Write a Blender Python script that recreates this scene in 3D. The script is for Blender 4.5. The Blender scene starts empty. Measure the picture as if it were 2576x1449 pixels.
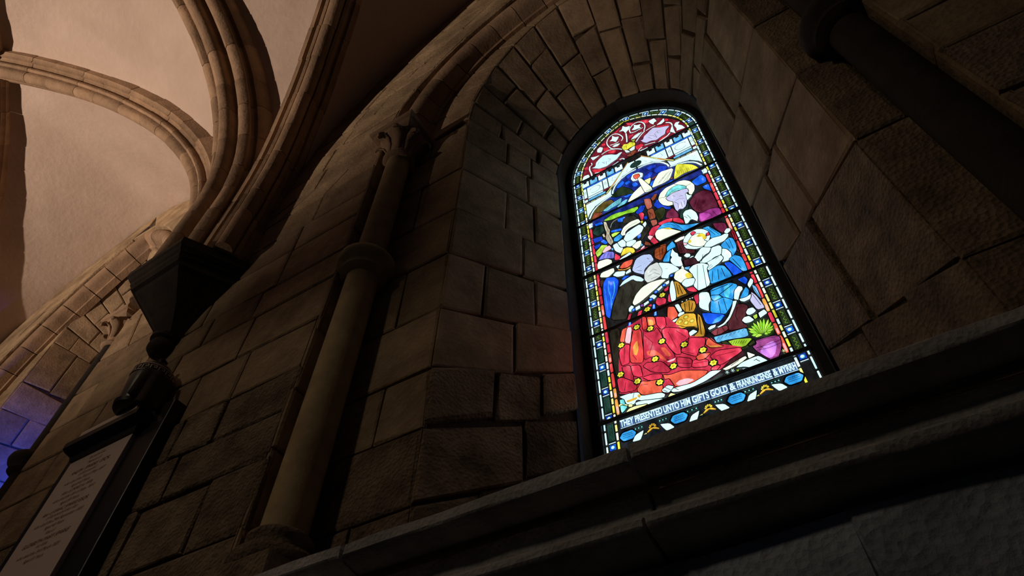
import bpy, math, random
from mathutils import Vector, Matrix
random.seed(7)
C = bpy.context.scene.collection
SC = bpy.context.scene
V = Vector
# ------------------------------------------------------------------ camera, world, lights, exposure
CR = V((0.855126, 0.518284, 0.011849)); CD = V((-0.398862, 0.672346, -0.623586)); CF = V((-0.331161, 0.528519, 0.781665))
cam = bpy.data.cameras.new('camera'); camo = bpy.data.objects.new('camera', cam); C.objects.link(camo)
FPX = 1643.7
cam.sensor_fit = 'HORIZONTAL'; cam.sensor_width = 36; cam.lens = 36 * FPX / 2576; cam.clip_start = .05
camo.matrix_world = Matrix(((CR.x, -CD.x, -CF.x, 0), (CR.y, -CD.y, -CF.y, 0), (CR.z, -CD.z, -CF.z, 0), (0, 0, 0, 1)))
SC.camera = camo

def at(u, v, Y):                       # measured point of the plane y = Y (the camera stands at the origin)
    w = CR * (u - 1288) + CD * (v - 724.5) + CF * FPX
    return w * (Y / w.y)

wd = bpy.data.worlds.new('world'); SC.world = wd; wd.use_nodes = True
wd.node_tree.nodes['Background'].inputs[0].default_value = (.55, .66, 1, 1)
wd.node_tree.nodes['Background'].inputs[1].default_value = .008

def lamp(name, kind, loc, target, energy, col, size=.3, **k):
    l = bpy.data.lights.new(name, kind); l.energy = energy; l.color = col
    if kind == 'AREA': l.size = size
    else: l.shadow_soft_size = size
    for a, b in k.items(): setattr(l, a, b)
    o = bpy.data.objects.new(name, l); C.objects.link(o); o.location = loc
    o.rotation_euler = (V(target) - V(loc)).to_track_quat('-Z', 'Y').to_euler()
    return o
lamp('floodlight', 'SPOT', (-9.9, -7.2, -.5), (-5.1, .2, 7.8), 4500, (1, .78, .62), .07, spot_size=math.radians(54), spot_blend=1)
lamp('blue_spotlight', 'SPOT', (-5.98, 2.15, 3.35), (-7.08, 2.02, 3.85), 130, (.003, .055, 1), .04, spot_size=math.radians(66), spot_blend=1)
lamp('nave_spotlight', 'SPOT', (-4.9, -8.5, 6.4), (-1.5, 1.4, 2.2), 300, (.98, .79, .56), .45, spot_size=math.radians(43), spot_blend=1)
SC.view_settings.view_transform = 'Standard'; SC.view_settings.look = 'None'
SC.view_settings.exposure = 0; SC.view_settings.gamma = 1; SC.view_settings.use_curve_mapping = False

# ------------------------------------------------------------------ materials
def srgb(c):
    return tuple((x / 255 / 12.92 if x / 255 < .04045 else ((x / 255 + .055) / 1.055) ** 2.4) for x in c) + (1,)

def stone_mat(name, base, dark, scale=5, bump=.5, rough=.9, pits=.5, vary=.25, streak=False):
    m = bpy.data.materials.new(name); m.use_nodes = True
    n = m.node_tree.nodes; L = m.node_tree.links; b = n['Principled BSDF']
    b.inputs['Roughness'].default_value = rough; b.inputs['Specular IOR Level'].default_value = .25
    g = n.new('ShaderNodeNewGeometry')
    mp = n.new('ShaderNodeMapping'); L.new(g.outputs['Position'], mp.inputs[0])
    if streak: mp.inputs['Scale'].default_value = (1, 1, 5)
    n1 = n.new('ShaderNodeTexNoise'); n1.inputs['Scale'].default_value = scale; n1.inputs['Detail'].default_value = 8; n1.inputs['Roughness'].default_value = .65
    L.new(mp.outputs[0], n1.inputs['Vector'])
    r = n.new('ShaderNodeValToRGB'); r.color_ramp.elements[0].position = .32; r.color_ramp.elements[1].position = .68
    r.color_ramp.elements[0].color = (*dark, 1); r.color_ramp.elements[1].color = (*base, 1)
    L.new(n1.outputs[0], r.inputs[0])
    oi = n.new('ShaderNodeObjectInfo'); mr = n.new('ShaderNodeMapRange'); mr.inputs[3].default_value = 1 - vary; mr.inputs[4].default_value = 1 + vary * .6
    L.new(oi.outputs['Random'], mr.inputs[0])
    mx = n.new('ShaderNodeVectorMath'); mx.operation = 'SCALE'; L.new(r.outputs[0], mx.inputs[0]); L.new(mr.outputs[0], mx.inputs['Scale'])
    L.new(mx.outputs[0], b.inputs['Base Color'])
    n2 = n.new('ShaderNodeTexNoise'); n2.inputs['Scale'].default_value = scale * 5; n2.inputs['Detail'].default_value = 9; n2.inputs['Roughness'].default_value = .7
    L.new(mp.outputs[0], n2.inputs['Vector'])
    vo = n.new('ShaderNodeTexVoronoi'); vo.inputs['Scale'].default_value = scale * 9; L.new(mp.outputs[0], vo.inputs['Vector'])
    ad = n.new('ShaderNodeMath'); ad.operation = 'MULTIPLY_ADD'; ad.inputs[1].default_value = pits; L.new(vo.outputs['Distance'], ad.inputs[0]); L.new(n2.outputs[0], ad.inputs[2])
    ad2 = n.new('ShaderNodeMath'); ad2.operation = 'ADD'; L.new(ad.outputs[0], ad2.inputs[0]); L.new(n1.outputs[0], ad2.inputs[1])
    bp = n.new('ShaderNodeBump'); bp.inputs['Strength'].default_value = bump; bp.inputs['Distance'].default_value = .012
    L.new(ad2.outputs[0], bp.inputs['Height']); L.new(bp.outputs[0], b.inputs['Normal'])
    return m

M = {}
M['ashlar'] = stone_mat('sandstone_ashlar', (.50, .36, .215), (.25, .17, .10), 5, .75)
M['reveal'] = stone_mat('sandstone_reveal', (.47, .335, .205), (.22, .15, .092), 5, .7, pits=.3)
M['rough'] = stone_mat('weathered_stone', (.42, .31, .20), (.14, .10, .065), 7, 1.0, pits=.9, vary=.22)
M['mortar'] = stone_mat('dark_mortar', (.17, .12, .078), (.08, .058, .038), 12, .6, vary=0)
M['rubble'] = stone_mat('grey_rubble_stone', (.62, .68, .74), (.26, .30, .33), 6, .9, pits=.7)
M['plaster'] = stone_mat('pink_limewash_plaster', (.64, .50, .41), (.55, .42, .335), 2.0, .62, pits=.25, vary=0)
M['rib'] = stone_mat('rib_sandstone', (.44, .29, .18), (.26, .17, .105), 5, .35)
M['shaft'] = stone_mat('shaft_stone', (.50, .38, .20), (.32, .23, .12), 7, .25, rough=.75, pits=.2, vary=.08)
M['ledge'] = stone_mat('ledge_stone', (.66, .63, .60), (.38, .36, .34), 9, .6, pits=.6)
M['dark_shaded'] = stone_mat('dark_and_shaded_stone', (.06, .045, .034), (.03, .024, .02), 6, .4)  # near-black stone; also paints in shade on the outer reveal and dim shafts
M['floor'] = stone_mat('floor_flags', (.05, .045, .04), (.03, .028, .025), 3, .3)

def plain(name, col, rough=.5, spec=.5, metal=0):
    m = bpy.data.materials.new(name); m.use_nodes = True; b = m.node_tree.nodes['Principled BSDF']
    b.inputs['Base Color'].default_value = (*col, 1); b.inputs['Roughness'].default_value = rough
    b.inputs['Specular IOR Level'].default_value = spec; b.inputs['Metallic'].default_value = metal
    n = m.node_tree.nodes; t = n.new('ShaderNodeTexNoise'); t.inputs['Scale'].default_value = 25; bp = n.new('ShaderNodeBump'); bp.inputs['Strength'].default_value = .12; bp.inputs['Distance'].default_value = .004
    m.node_tree.links.new(t.outputs[0], bp.inputs['Height']); m.node_tree.links.new(bp.outputs[0], b.inputs['Normal'])
    return m
M['iron'] = plain('black_iron', (.012, .012, .014), .6, .3)
M['lead'] = plain('lead_came', (.010, .011, .013), .6, .2)
M['black_marble'] = plain('black_marble', (.012, .011, .011), .35, .4)
M['white_marble'] = plain('white_marble', (.74, .58, .50), .45, .4)
M['ink'] = plain('dark_lettering', (.17, .09, .05), .8, .1)

# ------------------------------------------------------------------ helpers
def obj(name, vs, fs, mat, parent=None, smooth=False):
    me = bpy.data.meshes.new(name); me.from_pydata([tuple(v) for v in vs], [], fs); me.update()
    me.materials.append(mat)
    if smooth: me.polygons.foreach_set('use_smooth', [True] * len(fs))
    o = bpy.data.objects.new(name, me); C.objects.link(o)
    if parent: o.parent = parent
    return o

def tag(o, label=None, cat=None, group=None, kind=None):
    for k, v in (('label', label), ('category', cat), ('group', group), ('kind', kind)):
        if v: o[k] = v
    return o

def empty(name, loc=(0, 0, 0), **k):
    o = bpy.data.objects.new(name, None); C.objects.link(o); o.empty_display_size = .1; return tag(o, **k)

def surf(S, u, v, n, inside):          # point of surface S(u,v) pushed n towards `inside`
    p = S(u, v); e = 1e-3
    N = (S(u + e, v) - p).cross(S(u, v + e) - p)
    if N.length < 1e-12: N = (S(u - e, v) - p).cross(S(u, v + e) - p)
    N.normalize()
    if N.dot(inside - p) < 0: N = -N
    return p + N * n

def stone(S, q, inside, mat, parent, gap=.012, proud=.0, depth=.03, name='stone', bev=.006, wob=.006, k=None):
    """one block on surface S; q = four (u,v) corners bl,br,tr,tl; 12 to 60 triangles, uneven face, rounded arrises"""
    T = k or (0, .10, .90, 1)
    P = [S(*c) for c in q]
    du = max(((P[1] - P[0]).length + (P[2] - P[3]).length) / 2, 1e-4); dv = max(((P[3] - P[0]).length + (P[2] - P[1]).length) / 2, 1e-4)
    gu, gv = min(gap / 2 / du, .3), min(gap / 2 / dv, .3)
    bu, bv = min(.011 / du, .25), min(.011 / dv, .25)
    nx = len(T)
    def par(t, g, b): return g if t == 0 else 1 - g if t == 1 else g + b if t < .2 else 1 - g - b if t > .8 else t
    vs = []; back = []
    tilt = (random.uniform(-1, 1) * wob, random.uniform(-1, 1) * wob); off = proud + random.uniform(-1, 1) * wob * .8
    ring = []
    for j, b in enumerate(T):
        for i, a in enumerate(T):
            x = par(a, gu, bu) + (random.uniform(-1, 1) * wob * .7 / du); y = par(b, gv, bv) + (random.uniform(-1, 1) * wob * .7 / dv)
            uv = [(q[0][c] * (1 - x) + q[1][c] * x) * (1 - y) + (q[3][c] * (1 - x) + q[2][c] * x) * y for c in (0, 1)]
            edge = i in (0, nx - 1) or j in (0, nx - 1)
            n = off + tilt[0] * (x - .5) + tilt[1] * (y - .5) + random.uniform(-1, 1) * wob * .4 - (bev if edge else 0)
            vs.append(surf(S, uv[0], uv[1], n, inside))
            back.append(surf(S, uv[0], uv[1], -depth, inside) if edge else None)
    fs = [(j * nx + i, j * nx + i + 1, (j + 1) * nx + i + 1, (j + 1) * nx + i) for j in range(nx - 1) for i in range(nx - 1)]
    order = [i for i in range(nx)] + [j * nx + nx - 1 for j in range(1, nx)] + [(nx - 1) * nx + i for i in range(nx - 2, -1, -1)] + [j * nx for j in range(nx - 2, 0, -1)]
    b0 = len(vs); vs += [back[i] for i in order]; m = len(order)
    fs += [(order[i], b0 + i, b0 + (i + 1) % m, order[(i + 1) % m]) for i in range(m)]
    return obj(name, vs, fs, mat, parent)

def sheet(S, us, vs_, inside, mat, n=0, parent=None, name='mortar', smooth=False, jig=0):
    pts = [surf(S, u, v, n + (random.uniform(-jig, jig)), inside) for v in vs_ for u in us]
    w = len(us)
    return obj(name, pts, [(j * w + i, j * w + i + 1, (j + 1) * w + i + 1, (j + 1) * w + i) for j in range(len(vs_) - 1) for i in range(w - 1)], mat, parent, smooth)

def lin(a, b, n): return [a + (b - a) * i / (n - 1) for i in range(n)]

def box(name, a, b, mat, parent=None, bevel=.0):
    x0, y0, z0 = a; x1, y1, z1 = b
    o = obj(name, [(x, y, z) for z in (z0, z1) for y in (y0, y1) for x in (x0, x1)],
            [(0, 2, 3, 1), (4, 5, 7, 6), (0, 1, 5, 4), (2, 6, 7, 3), (0, 4, 6, 2), (1, 3, 7, 5)], mat, parent)
    if bevel:
        m = o.modifiers.new('bevel', 'BEVEL'); m.width = bevel; m.segments = 2
    return o

def lathe(name, prof, cx, cy, mat, parent=None, n=28, sq=None):
    """profile of (radius, z); sq = number of lobes for carved bells"""
    vs = []
    for r, z in prof:
        for i in range(n):
            a = 2 * math.pi * i / n
            rr = r * (1 + (sq[1] * math.cos(sq[0] * a) if sq else 0))
            vs.append((cx + rr * math.cos(a), cy + rr * math.sin(a), z))
    fs = [(j * n + i, j * n + (i + 1) % n, (j + 1) * n + (i + 1) % n, (j + 1) * n + i) for j in range(len(prof) - 1) for i in range(n)]
    fs += [tuple(range(n - 1, -1, -1)), tuple((len(prof) - 1) * n + i for i in range(n))]
    o = obj(name, vs, fs, mat, parent, True)
    m = o.modifiers.new('split', 'EDGE_SPLIT'); m.split_angle = math.radians(50)
    return o

class Arch:
    """pointed arch with its jambs: s 0..1 left jamb, 1..2 left arc, 2..3 right arc, 3..4 right jamb"""
    def __init__(s, xc, hl, hr, spring, rise, zb): s.xc, s.hl, s.hr, s.sp, s.ri, s.zb = xc, hl, hr, spring, rise, zb
    def arc(s, h, t):                  # t 0 at the springing, 1 at the crown -> (dx, dz)
        c = (s.ri ** 2 - h * h) / (2 * h); R = h + c; am = math.acos(max(-1, min(1, c / R)))
        return R * math.cos(am * t) - c, R * math.sin(am * t)
    def p(s, k):
        if k <= 1: return s.xc - s.hl, s.zb + (s.sp - s.zb) * k
        if k <= 2: x, z = s.arc(s.hl, k - 1); return s.xc - x, s.sp + z
        if k <= 3: x, z = s.arc(s.hr, 3 - k); return s.xc + x, s.sp + z
        return s.xc + s.hr, s.zb + (s.sp - s.zb) * (4 - k)
    def half(s, z, right=False):       # half width at height z, None above the crown
        h = s.hr if right else s.hl
        if z <= s.sp: return h
        if z >= s.sp + s.ri: return None
        c = (s.ri ** 2 - h * h) / (2 * h); R = h + c
        return max(math.sqrt(max(R * R - (z - s.sp) ** 2, 0)) - c, 0)
    def s_of_z(s, z): return (z - s.zb) / (s.sp - s.zb)

# ------------------------------------------------------------------ measured layout (metres, camera at the origin)
FLOOR = -1.55
Y0, YF, YE, YG = 1.30, 1.50, 2.13, 2.265     # main wall, inner order, end of the splay, glass
LED = .975                                     # top of the string course
XC, XC2, XK = -.426, -6.35, -3.36              # window centres, corbel centre
YC, HY = -.85, 2.07
def wall_y(x): return Y0 + .16 * min(1, max(0, (-3.5 - x) / .7))
def hv(q):                                     # height of the vault web over the distance q from the bay's axis
    q = min(abs(q), 2.55); return 4.21 + math.sqrt(max(9 - (q + .45) ** 2, 0))
lun = lambda xc: Arch(xc, 2.55, 2.55, 4.21, math.sqrt(9 - .45 ** 2), 3.5)

def rows(z0, z1, hmin, hmax):
    z = [z0]
    while z[-1] < z1 - hmin * .6: z.append(min(z1, z[-1] + random.uniform(hmin, hmax)))
    z[-1] = z1; return z

def build_bay(wall, xc, yo, courses, hr_out, up=0, right_main=True, left_to=None, soff_mat='reveal'):
    """a window bay: main wall, recessed order with its strip, splayed reveal and soffit, every block its own part"""
    y0, yf, ye = Y0 + yo, YF + yo, YE + yo
    arris = Arch(xc, .91, .91, 4.44 + up, 1.387 - up * .2, LED - .05)
    back = Arch(xc, .53, .53, 4.21 + up, .70, LED + .45)
    nook = Arch(xc, 1.494, hr_out, 4.36, 1.75 + up * .75, LED - .05)
    Sret = lambda s, t: V((nook.p(s)[0], y0 + (yf - y0) * t, nook.p(s)[1]))
    def Srev(s, t):
        a, b = arris.p(s), back.p(s); z = b[1]
        if s < 1: z = a[1] + (b[1] - a[1]) * 1
        if s > 3: z = a[1] + (b[1] - a[1]) * 1
        return V((a[0] + (b[0] - a[0]) * t, yf + (ye - yf) * t, a[1] + (z - a[1]) * t))
    def Sband(s, t):
        a, b = arris.p(s), nook.p(s); return V((a[0] + (b[0] - a[0]) * t, yf, a[1] + (b[1] - a[1]) * t))
    mid = V((xc, yf + .3, 3.4)); front = V((xc, -30, 3))
    # mortar core behind the joints
    ks = [k / 10 for k in range(0, 41)]
    sheet(Sret, ks, [0, .5, 1], mid, M['mortar'], -.022, wall)
    sheet(Srev, ks, lin(0, 1, 4), mid, M['mortar'], -.022, wall)
    sheet(Sband, ks, [0, .5, 1], front, M['mortar'], -.022, wall)
    # jamb courses (left and right) and the strip beside them
    for side in (0, 1):
        cz = courses if side == 0 else rows(LED - .05, 4.44 + up, .5, .85)
        for i in range(len(cz) - 1):
            sa, sb = [(z - arris.zb) / (arris.sp - arris.zb) for z in (cz[i], cz[i + 1])]
            if side: sa, sb = 4 - sb, 4 - sa
            cut = sorted([0, 1] + ([random.uniform(.30, .48), random.uniform(.62, .78)] if (i % 2 == 0) else [random.uniform(.5, .66)] if side == 0 else ([random.uniform(.45, .6)] if i % 2 else [])))
            for a, b in zip(cut[:-1], cut[1:]):
                far = yo > 0; sk = random.uniform(-.01, .01)
                stone(Srev, [(sa, a), (sb, a), (sb + sk, b), (sa + sk, b)], mid, M['rough' if cz[i] < 1.9 and not far else 'reveal'], wall, gap=.011 if cz[i] > 1.9 else .02, wob=.006 if (side == 0 and cz[i] > 1.9) or far else .010)
            na, nb = [nook.s_of_z(z) for z in (cz[i], cz[i + 1])]
            cut = [0, 1] if i % 2 else [0, random.uniform(.4, .65), 1]
            Sflat = lambda u, v: V((u, yf, v))
            xa, xb = (xc - .91, xc - 1.494) if side == 0 else (xc + .91, xc + hr_out)
            za, zb = cz[i], min(cz[i + 1], 4.36 + up if i == len(cz) - 2 else 9)
            for a, b in zip(cut[:-1], cut[1:]):
                x1, x2 = xa + (xb - xa) * a, xa + (xb - xa) * b
                stone(Sflat, [(x1, za), (x2, za), (x2, zb), (x1, zb)], front, M['ashlar' if cz[i] > 1.6 and not side else 'rough'], wall, gap=.009, wob=.005)
        # return of the nook
        for i in range(len(cz) - 1):
            na, nb = [(min(z, 4.36) - nook.zb) / (nook.sp - nook.zb) for z in (cz[i], cz[i + 1])]
            if nb - na < .01: continue
            if side: na, nb = 4 - nb, 4 - na
            stone(Sret, [(na, 0), (nb, 0), (nb, 1), (na, 1)], mid, M['ashlar'], wall, gap=.008, wob=.003)
    # arch: voussoirs of the soffit, of the strip and of the nook
    n = 13
    e = [1 + 2 * i / n for i in range(n + 1)]
    for i in range(n):
        a, b = e[i], e[i + 1]
        cut = [0, random.uniform(.34, .6), 1] if i % 2 else [0, random.uniform(.25, .4), random.uniform(.62, .8), 1]
        for c, d in zip(cut[:-1], cut[1:]):
            j = [random.uniform(-.03, .03) for _ in range(4)]
            stone(Srev, [(a, c + j[0]), (b, c + j[1]), (b, d + j[2]), (a, d + j[3])] if c > 0 and d < 1 else [(a, c), (b, c), (b, d), (a, d)], mid, M[soff_mat], wall, gap=.02 if yo == 0 else .012, wob=.010 if yo == 0 else .004, name='voussoir')
        stone(Sband, [(a, 0), (b, 0), (b, 1), (a, 1)], front, M['ashlar'], wall, gap=.009, wob=.004, name='voussoir')
        stone(Sret, [(a, 0), (b, 0), (b, 1), (a, 1)], mid, M['ashlar'], wall, gap=.009, wob=.004, name='voussoir')
    # main wall: coursed blocks between the nook and the vault
    L = lun(xc); Sw = lambda u, v: V((u, wall_y(u) if yo == 0 else y0, v))
    for side in (0, 1):
        if side and not right_main: continue
        sg = 1 if side else -1
        def xin(z):
            h = nook.half(z, side == 1); return xc + sg * (h if h is not None else 0)
        def xout(z):
            h = L.half(z); lim = (left_to if side == 0 else xc + 3.4)
            if z < 4.0: return lim
            return xc + sg * h if h is not None else None
        zs = rows(LED - .05, 4.21, .24, .40) + rows(4.21, 4.21 + L.ri - .06, .24, .34)[1:]
        for i in range(len(zs) - 1):
            za, zb = zs[i], zs[i + 1]
            ia, ib, oa, ob = xin(za), xin(zb), xout(za + 1e-4), xout(zb - 1e-4)
            if za > 4.0: oa = xc + sg * 2.62 if za <= 4.22 else oa
            if oa is None or ob is None: continue
            w = abs(oa - ia); m = max(1, round(w / random.uniform(.34, .62)))
            cuts = sorted([0, 1] + [(k + random.uniform(-.25, .25)) / m for k in range(1, m)])
            for a, b in zip(cuts[:-1], cuts[1:]):
                stone(Sw, [(ia + (oa - ia) * a, za), (ia + (oa - ia) * b, za), (ib + (ob - ib) * b, zb), (ib + (ob - ib) * a, zb)], front,
                      M['ashlar' if za > 1.9 else 'rough'], wall, gap=.009 if za > 1.9 else .015, wob=.004 if za > 1.9 else .009)
        # mortar
        zz = lin(LED - .1, 4.21, 8) + lin(4.21, 4.21 + L.ri - .02, 14)[1:]
        pts = []
        for z in zz:
            i_, o_ = xin(z), xout(z)
            if o_ is None: o_ = i_
            pts += [V((i_ + (o_ - i_) * t, Sw(i_ + (o_ - i_) * t, z).y + .022, z)) for t in lin(0, 1, 7)]
        obj('mortar', pts, [(j * 7 + i, j * 7 + i + 1, (j + 1) * 7 + i + 1, (j + 1) * 7 + i) for j in range(len(zz) - 1) for i in range(6)], M['mortar'], wall)
    return arris, back, nook

wall = empty('wall_front', label='coursed sandstone wall around the lit stained glass window', kind='structure')
A0, B0, N0 = build_bay(wall, XC, 0, [LED - .05, 1.28, 1.625, 1.94, 2.33, 2.77, 3.21, 3.70, 4.10, 4.44], 1.20, left_to=-3.62)
wall2 = empty('wall_left', label='wall of the next bay with blue light on its window reveal', kind='structure')
A1, B1, N1 = build_bay(wall2, XC2, .16, [LED - .05] + rows(1.3, 5.44, .3, .45), 1.494, up=1.0, left_to=XC2 - 3.4)

# sill, sloping from the ledge up to the glass; hidden masonry behind and below
def sill(xc, yo, wall):
    S = lambda u, v: V((u, Y0 + yo - .02 + (YG - Y0) * v, LED - .05 + .80 * max(0, v - .2) / .8))
    xs = lin(xc - .96, xc + .96, 6)
    for i in range(5):
        stone(S, [(xs[i], 0), (xs[i + 1], 0), (xs[i + 1], 1), (xs[i], 1)], V((xc, 1.5, 9)), M['reveal'], wall, name='sill_stone')
    sheet(S, lin(xc - 1.5, xc + 1.5, 3), lin(0, 1, 6), V((xc, 1.5, 9)), M['mortar'], -.02, wall)
sill(XC, 0, wall); sill(XC2, .16, wall2)
# thickness behind the splay so that no daylight leaks past the glass
def outer_reveal(xc, yo, wall, up=0):
    b = Arch(xc, .53, .53, 4.21 + up, .70, LED + .45)
    S = lambda s, t: V((b.p(s)[0], YE + yo + t * .4, b.p(s)[1]))
    sheet(S, [k / 10 for k in range(41)], [0, 1], V((xc, 2.3, 3)), M['dark_shaded'], 0, wall, name='outer_reveal')  # near-black colour stands in for the unlit reveal
outer_reveal(XC, 0, wall); outer_reveal(XC2, .16, wall2, 1.0)

# ------------------------------------------------------------------ string course (ledge) in lengths
trim = empty('trim_1', label='projecting moulded stone string course running under the window', kind='structure')
prof = [(Y0 + .06, LED + .0), (1.275, LED + .005), (1.205, LED + .004), (1.195, LED - .002), (1.195, LED - .034), (1.20, LED - .040), (1.225, LED - .044), (1.29, LED - .055), (1.315, LED - .09), (1.315, LED - .13), (1.30, LED - .148),
        (1.262, LED - .155), (1.238, LED - .163), (1.226, LED - .176), (1.228, LED - .190), (1.24, LED - .200), (1.265, LED - .206), (1.31, LED - .21), (1.37, LED - .22)]
x = -9.4; first = None
while x < 4.2:
    w = random.uniform(.75, 1.15); xs = [x + .004, x + .012] + lin(x + .05, x + w - .05, 9) + [x + w - .012, x + w - .004]
    vs = []
    dy, dz = random.uniform(-.004, .004), random.uniform(-.003, .003)
    for k, xx in enumerate(xs):
        sh = .004 if k in (0, len(xs) - 1) else 0; off = wall_y(xx) - Y0
        for j, (y, z) in enumerate(prof):
            ch = random.uniform(0, .006) if j in (2, 3, 4, 5) else random.uniform(0, .002)
            vs.append((xx, y + dy + off + sh + ch, z + dz - (ch * .5 if j < 4 else -ch * .7)))
    np_ = len(prof)
    fs = [(i * np_ + j, (i + 1) * np_ + j, (i + 1) * np_ + j + 1, i * np_ + j + 1) for i in range(len(xs) - 1) for j in range(np_ - 1)]
    fs += [tuple(range(np_)), tuple((len(xs) - 1) * np_ + j for j in range(np_ - 1, -1, -1))]
    md = obj('ledge_stone', vs, fs, M['ledge'], trim, True).modifiers.new('split', 'EDGE_SPLIT'); md.split_angle = math.radians(36)
    x += w

# ------------------------------------------------------------------ rubble wall below the string course
base = empty('wall_base', label='rough rubble stone wall below the string course', kind='structure')
Sb = lambda u, v: V((u, wall_y(u) + .03, v)); fr = V((0, -30, 0))
zs = rows(FLOOR, LED - .22, .26, .44)
zs[-1] = LED - .205
for i in range(len(zs) - 1):
    x = -3.2 + random.uniform(-.2, 0); sc = 1
    while x < 3.2:
        w = random.uniform(.28, .62)
        j = [random.uniform(-.05, .05) for _ in range(8)]
        stone(Sb, [(x + j[0], zs[i] + j[1] * .6), (x + w + j[2], zs[i] + j[3] * .6), (x + w + j[4], zs[i + 1] + (j[5] * .6 if i < len(zs) - 2 else 0)), (x + j[6], zs[i + 1] + (j[7] * .6 if i < len(zs) - 2 else 0))], fr, M['rubble'], base,
              gap=.035, wob=.016, bev=.022, depth=.04, k=(0, .12, .5, .88, 1), name='rubble_stone')
        x += w
sheet(Sb, lin(-9.4, 4.2, 30), lin(FLOOR, LED - .1, 6), fr, M['mortar'], -.03, base)

# floor and the wall's core behind
tag(obj('floor', [(-14, -12, FLOOR), (8, -12, FLOOR), (8, 3, FLOOR), (-14, 3, FLOOR)], [(0, 1, 2, 3)], M['floor']), label='dark stone floor below the view', kind='structure')

# ------------------------------------------------------------------ vault webs
ceil = empty('ceiling', label='pink limewashed plaster webs of the ribbed vault', kind='structure')
def web(name, fn, us, vs_):
    w = len(us); pts = [fn(u, v) for v in vs_ for u in us]
    o = obj(name, pts, [(j * w + i, (j + 1) * w + i, (j + 1) * w + i + 1, j * w + i + 1) for j in range(len(vs_) - 1) for i in range(w - 1)], M['plaster'], ceil, True)
    return o
def lump(x, y): return .012 * math.sin(x * 3.1 + y * 2.3) + .008 * math.sin(x * 7.3 - y * 5.1) + .004 * math.sin(17 * x + 13 * y)
def q_list(n=26):                      # even steps along the curve, dense at the springing
    return [2.55 * math.sin(math.pi / 2 * k / n) for k in range(-n, n + 1)]
for xc, yw, xl, xr in ((XC, Y0 + .02, -3.36, XC + 3.0), (XC2, Y0 + .2, XC2 - 2.98, -3.34)):
    for sg in (1, -1):                 # web against the wall, web on the aisle side
        def f(u, v, sg=sg, xc=xc, yw=yw):
            t = abs(u) / 2.55; ya = YC + sg * HY * t; yb = yw if sg > 0 else YC - HY - .2
            y = ya + (yb - ya) * v; return (xc + u, y, hv(u) + lump(xc + u, y) * (1 if 0 < v < 1 else .3))
        web('vault_web', f, q_list(), lin(0, 1, 16))
    for sg, xe in ((-1, xl), (1, xr)):
        def g(u, v, sg=sg, xe=xe, xc=xc):
            t = abs(u) / 2.55; xa = xc + sg * 2.55 * t
            x = xa + (xe - xa) * v; z = hv(u); return (x, YC + u * HY / 2.55, z - max(z - 4.21, 0) * .15 * v + lump(x, u))
        web('vault_web', g, q_list(), lin(0, 1, 14))

# ------------------------------------------------------------------ ribs as voussoirs
def rib(name, E, K, prof, label, z0=3.50, group='ribs springing from the dark corbel', low=1, past=0):
    """E = foot (x,y), K = crown (x,y); prof = [(lateral, drop)] ; each voussoir a part"""
    root = empty(name, label=label, cat='vault rib', group=group)
    E, K = V((E[0], E[1], 0)), V((K[0], K[1], 0)); H = (E - K); Ld = H.normalized().cross(V((0, 0, 1)))
    path = [(2.55, z0 + (4.21 - z0) * k / 3) for k in range(3)]
    th = [math.acos(.45 / 3) * k / 40 for k in range(41)]
    path += [(3 * math.cos(a) - .45, 4.21 + 3 * math.sin(a) * low) for a in th]
    if past:                            # carries on over the crown and down the far side
        path += [(-q, z) for q, z in path[-2:14:-1]]
    pts = [K + H * (q / 2.55) + V((0, 0, z)) for q, z in path]
    # arc length
    d = [0]
    for a, b in zip(pts[:-1], pts[1:]): d.append(d[-1] + (b - a).length)
    def at_len(s):
        for i in range(len(d) - 1):
            if s <= d[i + 1] + 1e-9:
                t = (s - d[i]) / (d[i + 1] - d[i]); return pts[i].lerp(pts[i + 1], t)
        return pts[-1]
    def tan(s): return (at_len(min(s + .06, d[-1])) - at_len(max(s - .06, 0))).normalized()
    tot = d[-1]; s = 0; m = len(prof)
    while s < tot - .02:
        w = min(random.uniform(.26, .42), tot - s)
        if tot - s - w < .12: w = tot - s
        vs = []; j1, j2, sc = random.uniform(-.003, .003), random.uniform(-.003, .003), random.uniform(.985, 1.015)
        ss = [s + .001, s + .009, s + w * .5, s + w - .009, s + w - .001]
        for k, q in enumerate(ss):
            P, T = at_len(q), tan(q); D = T.cross(Ld); D = D if D.dot(V((K.x, K.y, 0)) - P + V((0, 0, -2))) > 0 else -D
            f = .988 if k in (0, 4) else 1
            for l, dd in prof: vs.append(P + Ld * (l * f * sc + j1) + D * (dd * f + j2))
        fs = [(a * m + b, a * m + b + 1, (a + 1) * m + b + 1, (a + 1) * m + b) for a in range(4) for b in range(m - 1)]
        fs += [tuple(range(m - 1, -1, -1)), tuple(4 * m + b for b in range(m))]
        o = obj('voussoir', vs, fs, M['rib'], root, True)
        md = o.modifiers.new('split', 'EDGE_SPLIT'); md.split_angle = math.radians(48)
        s += w
    return root

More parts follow.
